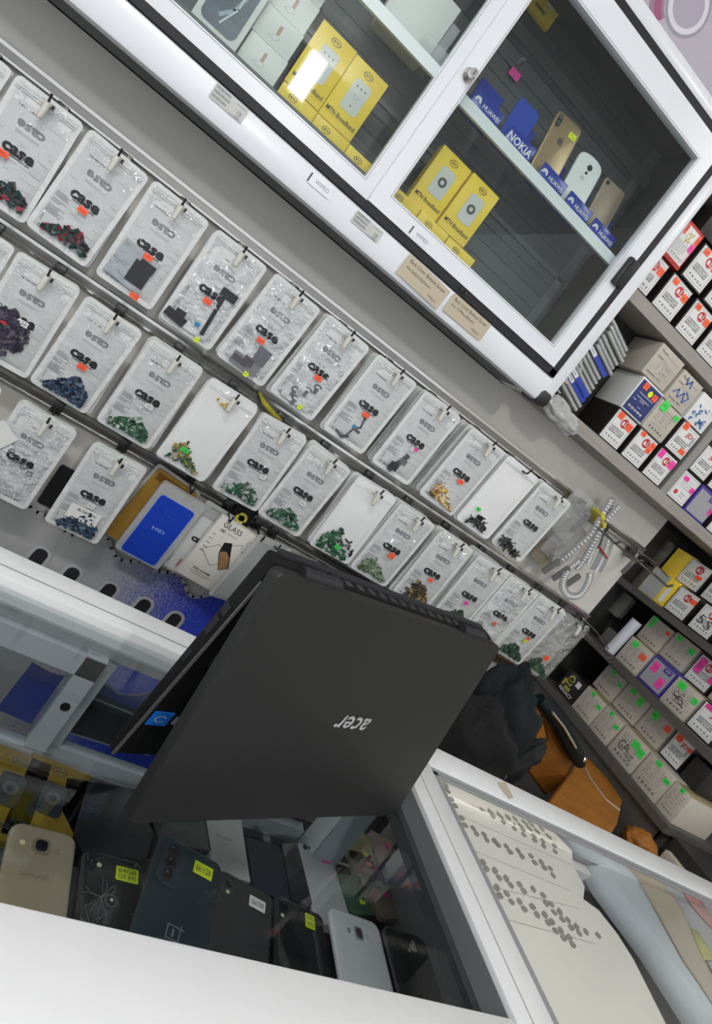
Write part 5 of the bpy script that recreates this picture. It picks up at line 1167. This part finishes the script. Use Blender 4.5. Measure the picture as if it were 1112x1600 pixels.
def navy(e):
    g = MB(); g.prism(rrect(.013, .014, .004, 4, 0, .038), -.002, .0, mat('navy camera rim', (.10, .11, .16), .25, .4)); g.prism(rrect(.008, .009, .003, 4, 0, .038), -.0024, -.001, LENS); g.build('camera', e, (0, 0, 0), (-PI/2, 0, .02)); flash(e, 0, 0) if False else None
    g = MB(); g.text('SAMSUNG', 0, .010, .030, -.0007, NAVY, .004); g.build('lettering', e, (0, 0, 0), (-PI/2, 0, .02))
box_flat('dark_phone', [(384, 1309), (432, 1320), (441, 1332), (453, 1408), (398, 1392)], ZC, mat('navy shell', (.012, .016, .035), .3), 'dark navy phone with a square camera behind the charcoal phone', navy, 'phones behind the front row')['category'] = 'phone'
box_flat('black_box_or_reflection', [(440, 1318), (464, 1316), (488, 1412), (456, 1406)], ZC, PBLK, 'narrow black box between the navy phone and the silver phone')
flat_phone([(463, 1316), (515, 1326)], ZC, .135, SILV, 'silver phone with a pink sticker lying behind the white phone', tagged(lambda e: (cam_round(e, -.018, .128, .0042), cam_round(e, -.010, .128, .002)), 'pink', ['9k'], .016, .020, .135, .016, .012), .009, math.radians(4))
box_flat('black_box_or_reflection', [(105, 1215), (205, 1232), (240, 1300), (228, 1345), (128, 1330), (95, 1262)], ZC, PBLK, 'black slab painting the laptop reflection and dark interior behind the cracked phone')  # black slabs painting the laptop's reflection and the dark interior
box_flat('black_box_or_reflection', [(208, 1233), (318, 1260), (330, 1330), (250, 1315), (238, 1285)], ZC, PBLK, 'black slab painting reflection and shade near the laptop corner')
for k, (u, v, lab) in enumerate(((72, 1238, 'yellow broadband box lying behind the gold phone'), (6, 1222, 'yellow broadband box cut off by the left edge, behind the gold phone'))):
    p = onZ(u, v, ZC); e = broadband(p.x, p.y, ZC, 'dim', lab); e.rotation_euler = (-PI/2, 0, -.10); e.location.y -= .070; e['group'] = 'yellow boxes lying in the counter'
# bagged goods deeper in the counter, right of the post
for k, (u, v, w, h, m, lab) in enumerate(((560, 1325, .05, .07, (.36, .34, .14), 'yellowish packet lying by the white corner post'), (598, 1330, .05, .06, (.40, .30, .26), 'pinkish bagged part near the showcase frame, rear one'), (612, 1372, .05, .06, (.30, .27, .24), 'beige bagged part with a lime dot near the showcase frame'), (570, 1362, .055, .06, (.26, .26, .22), 'grey bagged part behind the white phone'), (552, 1400, .05, .06, (.05, .12, .07), 'dark green bagged board just behind the white phone'), (600, 1412, .055, .05, (.30, .22, .18), 'reddish beige bagged part right of the white phone'))):
    q = onZ(u, v, -.612); e = tag(empty('parts_bag', q, (-PI/2, 0, -.25+.1*k)), lab, 'bag', 'bagged parts lying in the counter'); b = MB(); b.prism(rrect(w, h, .006, 3), -.004, .004, mat('bagged part %d' % k, m, .3, 0, .4, 50, .35)); b.build('bag', e)
    b = MB(); b.prism(rrect(.010, .007, .001, 2), -.0012, 0, STK['pink' if k in (1, 5) else 'orange' if k == 3 else 'yellow']); b.build('dot_sticker', e, (.008, -.0045, .01 if k % 2 else -.012))
b = MB(); p, q = onZ(626, 1306, -.60), onZ(568, 1405, -.60); b.tube([p, q], .0022, BLACK, 8); tag(b.build('stylus'), 'thin black stylus lying across the bagged parts', 'stylus')

# ------------------------------------------------------------------ the laptop, standing like a tent
HW, HL = .382, .2545
wx = Vector((.942, .336, .018)).normalized(); hx = Vector((.041, -.119, -.992)); wx = (wx+hx*.0096).normalized(); hx = (hx-wx*hx.dot(wx)).normalized(); nn = wx.cross(hx)
H0 = Vector((.2105, .4665, -.1720)); 
def frm(o, x, y, z): return Matrix(((x.x, y.x, z.x, o.x), (x.y, y.y, z.y, o.y), (x.z, y.z, z.z, o.z), (0, 0, 0, 1)))
ML = frm(H0, wx, nn, -hx)
lap = empty('laptop'); lap.matrix_world = ML; tag(lap, 'black laptop standing half open like a tent on the glass counter, lid towards the viewer', 'laptop')
b = MB(); pts = rrect(HW+.006, HL+.002, .0075, 6, HW/2, -HL/2)
pts2 = [(HW/2+(x-HW/2)*.992, -HL/2+(z+HL/2)*.988) for x, z in pts]
n = len(pts); vs = [(x, .0, z) for x, z in pts2]+[(x, .003, z) for x, z in pts]+[(x, .013, z) for x, z in pts]
b.add(vs, [list(range(n))]+[(k, (k+1) % n, n+(k+1) % n, n+k) for k in range(n)][::1]+[(n+k, n+(k+1) % n, 2*n+(k+1) % n, 2*n+k) for k in range(n)]+[list(range(3*n-1, 2*n-1, -1))], LID)
b.f = [f if i in (0, len(b.f)-1) else list(reversed(f)) for i, f in enumerate(b.f)]
lid = b.build('lid', lap, smooth=50)
b = MB(); b.box(.004, HW-.004, .0131, .0140, -HL+.006, -.012, BLACK); b.box(.018, HW-.018, .0141, .0146, -HL+.018, -.030, mat('screen glass', (.01, .01, .012), .15)); b.build('screen', lap)
P = ray(551, 1129); t = nn.dot(H0)/nn.dot(P); loc = ML.inverted() @ (P*t)
b = MB(); b.text('acer', loc.x, loc.z, .054, -.0005, mat('silver logo', (.52, .53, .53), .3, .4), .0155, PI, .012, .30); label_part(b.build('logo', lap), 'silver acer lettering, upside down')
Hb = H0+nn*.0145
rb = ray(162, 1178); A = rb.dot(rb); Bq = -2*rb.dot(Hb); Cq = Hb.dot(Hb)-.2535**2; tt = (-Bq+math.sqrt(max(0, Bq*Bq-4*A*Cq)))/(2*A); FL = rb*tt
hb = (FL-Hb); hb = (hb-wx*hb.dot(wx)).normalized(); nb = wx.cross(hb)
MBASE = ML.inverted() @ frm(Hb, wx, nb, -hb)
b = MB(); b.box(0, HW, 0, .020, -.2535, .003, mat('matt black shell', (.006, .006, .0065), .6, spec=.2), ch=.004)
for v in b.v:
    if v.y > .008: v.y = .009+(v.y-.009)*max(.15, min(1, (v.z+.27)/.16))
b.xf(MBASE); base = b.build('base', lap)
b = MB(); b.box(.012, HW-.012, .012, .0225, -.05, .006, RUBBER, ch=.003)
for q in range(14): b.box(.06+.018*q, .07+.018*q, .003, .012, .002, .0034, DARKST)
b.xf(MBASE); b.build('underside', lap)
b = MB(); b.tube([(.003, -.0004, -.250), (.003, -.0004, -.020)], .0016, mat('edge trim', (.20, .19, .18), .3, .7), 8); b.box(.001, .0035, -.0012, .0005, -.252, -.02, MATS['edge trim']); b.xf(MBASE); b.build('edge_trim', lap)
b = MB(); b.box(.02, HW-.02, -.0012, .0002, -.125, -.030, DARKST)
for r_ in range(5):
    for q in range(17): b.box(.024+.0198*q, .040+.0198*q, -.0032, -.0010, -.122+.0185*r_, -.107+.0185*r_, BLACK)
b.box(.13, .24, -.0010, .0002, -.235, -.15, DARKST); b.xf(MBASE); b.build('keyboard', lap)
b = MB(); SB = mat('blue sticker', (.01, .16, .65), .3); g = MBASE.inverted() @ ML.inverted(); P = ray(250, 1122); pb = Hb; t = nb.dot(pb)/nb.dot(P); lc = (frm(Hb, wx, nb, -hb).inverted()) @ (P*t)
b.box(lc.x-.011, lc.x+.011, -.0012, -.0002, lc.z-.009, lc.z+.009, SB); b.ring(lc.x, lc.z, -.0014, .005, .0062, BOXW, 20, .7, .4, 5.6); b.box(lc.x+.016, lc.x+.034, -.001, -.0002, lc.z-.006, lc.z+.004, GREYAL); b.xf(MBASE); label_part(b.build('palm_rest_sticker', lap), 'small blue sticker')
b = MB()
for x0 in (.03, HW-.08): b = MB(); b.tube([(x0, .012, .001), (x0+.05, .012, .001)], .0075, RUBBER, 14); b.build('hinge', lap)
for (ya, yb_, za, zb, m) in ((.004, .014, -.07, -.058, RUBBER), (.005, .012, -.095, -.075, RUBBER), (.005, .010, -.13, -.116, RUBBER)): b = MB(); b.box(-.0012, .001, ya, yb_, za, zb, m); b.xf(MBASE); b.build('side_port', lap)
# ------------------------------------------------------------------ behind the counters: jacket, orange padded stool
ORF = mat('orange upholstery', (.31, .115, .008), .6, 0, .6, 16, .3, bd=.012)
def pad(px, plane, val, th, m, parent, name, O):
    P = [(onY(*p, val) if plane == 'y' else onZ(*p, val)) for p in px]; n = len(P)
    a2 = sum((P[i].x*(P[(i+1) % n].z if plane == 'y' else P[(i+1) % n].y)-P[(i+1) % n].x*(P[i].z if plane == 'y' else P[i].y)) for i in range(n))
    if a2 < 0: P = P[::-1]
    D = Vector((0, th, 0)) if plane == 'y' else Vector((0, 0, -th))
    b = MB(); b.add([p-O for p in P]+[p+D-O for p in P], [list(range(n)), list(range(2*n-1, n-1, -1))]+[(i, i+n, (i+1) % n+n, (i+1) % n) for i in range(n)], m)
    o = b.build(name, parent, smooth=40); md = o.modifiers.new('round', 'BEVEL'); md.width = .007; md.segments = 3; md.limit_method = 'ANGLE'
    return o
O = Vector((1.35, 1.0, FZ)); ch = tag(empty('padded_stool', O), 'orange padded high stool with a folded backrest behind the showcase', 'stool')
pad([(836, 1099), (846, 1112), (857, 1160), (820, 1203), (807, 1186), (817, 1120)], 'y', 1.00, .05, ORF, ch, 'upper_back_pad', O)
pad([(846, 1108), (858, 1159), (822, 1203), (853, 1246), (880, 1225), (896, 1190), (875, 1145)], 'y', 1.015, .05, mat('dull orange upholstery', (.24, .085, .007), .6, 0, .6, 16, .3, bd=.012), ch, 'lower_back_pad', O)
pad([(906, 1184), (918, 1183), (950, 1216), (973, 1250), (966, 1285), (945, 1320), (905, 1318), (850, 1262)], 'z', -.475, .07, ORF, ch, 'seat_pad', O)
b = MB(); b.tube([onZ(u, v, -.474)-O for u, v in ((914, 1200), (922, 1216), (935, 1234), (946, 1249), (968, 1266))], .0022, mat('grey piping', (.40, .38, .38), .5), 6); b.build('piping', ch)
TEAL = mat('dark teal plastic', (.004, .010, .012), .5, spec=.25)
b = MB(); b.tube([onY(842, 1092, .995)-O, onY(868, 1122, .995)-O, onY(898, 1176, .995)-O, onY(906, 1192, .995)-O], [.014, .020, .021, .014], TEAL, 14); b.build('arm_rest', ch)
b = MB(); b.tube([onY(862, 1112, .972)-O, onY(880, 1135, .972)-O, onY(899, 1168, .972)-O], .0035, CHROME, 8); b.tube([onY(903, 1186, .985)-O, onY(912, 1186, .985)-O], .007, CHROME, 10); b.build('chrome_strip', ch)
for (x, y) in ((1.22, .92), (1.22, 1.08), (1.52, .92), (1.52, 1.08)):
    b = MB(); b.tube([Vector((x, y, -.54))-O, Vector((x+(.04 if x > 1.3 else -.04), y, FZ))-O], .014, BLACK, 10); b.build('leg', ch)
q = onY(1000, 1312, .86); rumple('orange_cushion', 1000, 1318, .90, .045, .04, .030, ORF, 'small orange cushion end showing low beyond the seat', 8, 'cushion', .15)
JK = mat('dark teal cloth', (.003, .0065, .007), .95, 0, .5, 60, .3); JK2 = mat('black knit', (.004, .0036, .0035), .95, 0, .8, 90, .4)
rumple('jacket', 766, 1136, 1.00, .082, .09, .145, JK, 'dark teal jacket heaped over a chair back behind the laptop', 3, 'jacket', .28, -.25)
rumple('dark_bag', 728, 1170, .95, .10, .09, .115, JK2, 'black knitted bag beside the jacket, behind the showcase frame', 6, 'bag', .22)
rumple('black_cloth', 806, 1190, .93, .028, .03, .075, mat('black cloth', (.006, .007, .008), .8, 0, .4, 40), 'black sleeve hanging below the jacket beside the orange stool', 4, 'cloth', .25, .4)
rumple('grey_rag', 775, 1203, .92, .030, .02, .032, mat('grey cloth', (.22, .23, .23), .8, 0, .4, 40, .1), 'pale grey rag tucked under the black sleeve', 9, 'cloth', .4, .5)
e = tag(empty('chair', (.94, 1.08, FZ)), 'dark chair frame under the jacket', 'chair')
b = MB(); b.box(-.14, .14, -.02, .02, .62, .93, BLACK, ch=.012); b.build('backrest', e)
b = MB(); b.box(-.17, .17, -.24, .02, .42, .46, BLACK, ch=.012); b.build('seat', e)
for (x, y) in ((-.15, -.21), (.15, -.21), (-.15, 0), (.15, 0)):
    b = MB(); b.box(x-.014, x+.014, y-.014, y+.014, 0, (.63 if y == 0 else .425), BLACK); b.build('leg', e)
# low cabinet past the near end of the shelf unit
e = tag(empty('speckled_box', (1.80, .72, FZ)), 'dark speckled box with a pale ledge past the near end of the shelf unit', 'box')
SPB = mat('speckled black', (.02, .02, .021), .5, 0, .3, 250, .6)
b = MB(); b.box(-.14, .18, -.35, .165, 0, .93, SPB); b.build('body', e); b = MB(); b.box(-.162, -.138, -.35, .15, .86, .90, CREAM, ch=.003); b.build('ledge', e)
b = MB(); b.box(-.1425, -.139, -.02, .02, .905, .925, WHITES); b.build('paper_tag', e)

# ------------------------------------------------------------------ lamps, camera
LAMP = mat('lamp panel', (1.0, .985, .96), .5, emit=1.0)
LAMP.node_tree.nodes['Principled BSDF'].inputs['Emission Strength'].default_value = 15
def ceiling_lamp(x, y, z, lx, ly, label):
    e = tag(empty('ceiling_lamp', (x, y, z)), label, 'lamp', 'ceiling lamps')
    b = MB(); b.box(-lx/2-.02, lx/2+.02, -ly/2-.02, ly/2+.02, .008, .06, WHITE); b.build('housing', e)
    b = MB(); b.box(-lx/2, lx/2, -ly/2, ly/2, 0, .010, LAMP); b.build('diffuser', e)
ceiling_lamp(-.70, -.55, 1.56, 1.0, .24, 'ceiling lamp over the counter')
G0 = onY(505, 70, 1.198); d = Vector((G0.x, -G0.y, G0.z)); t0 = (1.50-G0.z)/d.z; G1 = onY(540, 165, 1.198); d1v = Vector((G1.x, -G1.y, G1.z)); t1 = (1.50-G1.z)/d1v.z
ya, yb_ = G0.y+d.y*t0, G1.y+d1v.y*t1; xa = G0.x+d.x*t0
print('LAMP B', ya, yb_, xa, G1.x+d1v.x*t1)
ceiling_lamp(1.66, .10, 1.56, .42, .14, 'added ceiling lamp brightening the right hand shelves')  # unseen lamp added to brighten the right side
LAMP2 = mat('tube panel', (1.0, .985, .96), .5, emit=72)
gm = onY(498, 92, 1.214); dm = Vector((gm.x, -gm.y, gm.z)); tm = (gm.y+2.7)/gm.y; lb = gm+dm*tm
e = tag(empty('tube_lamp', (lb.x, -2.7, lb.z)), 'upright tube lamp hanging at the back of the shop, mirrored in the cabinet glass', 'lamp')
b = MB(); b.box(-.085, .085, -.05, -.005, -.31, .31, WHITE); b.tube([(0, -.03, .31), (0, -.03, 1.60-lb.z)], .008, STEEL, 8); b.build('housing', e)
b = MB(); b.box(-.065, .065, -.006, .006, -.29, .29, LAMP2); b.build('diffuser', e)
print('LAMP B', lb)
w = bpy.data.worlds.new('world'); bpy.context.scene.world = w; w.use_nodes = True
w.node_tree.nodes['Background'].inputs[0].default_value = (.92, .96, 1.0, 1); w.node_tree.nodes['Background'].inputs[1].default_value = .30

# move everything so the floor lies at zero height
bpy.context.view_layer.update()
for o in list(bpy.data.objects):
    if o.parent is None and o.name in C.objects: o.location.z -= FZ
cam = bpy.data.cameras.new('camera'); co = bpy.data.objects.new('camera', cam); C.objects.link(co)
right = Vector((BX.x, BY.x, BZ.x)); down = Vector((BX.y, BY.y, BZ.y)); fwd = Vector((BX.z, BY.z, BZ.z))
co.matrix_world = frm(Vector((0, 0, -FZ)), right, -down, -fwd)
cam.sensor_fit = 'VERTICAL'; cam.sensor_height = 36; cam.lens = F/1600*36; cam.shift_y = -58.5/1600; cam.clip_start = .02
sc = bpy.context.scene; sc.camera = co
sc.view_settings.view_transform = 'Standard'; sc.view_settings.look = 'None'; sc.view_settings.gamma = 1; sc.view_settings.use_curve_mapping = False
sc.view_settings.exposure = 1.52
sc.cycles.use_denoising = True; sc.cycles.transparent_max_bounces = 24; sc.cycles.max_bounces = 8; sc.cycles.sample_clamp_indirect = 4
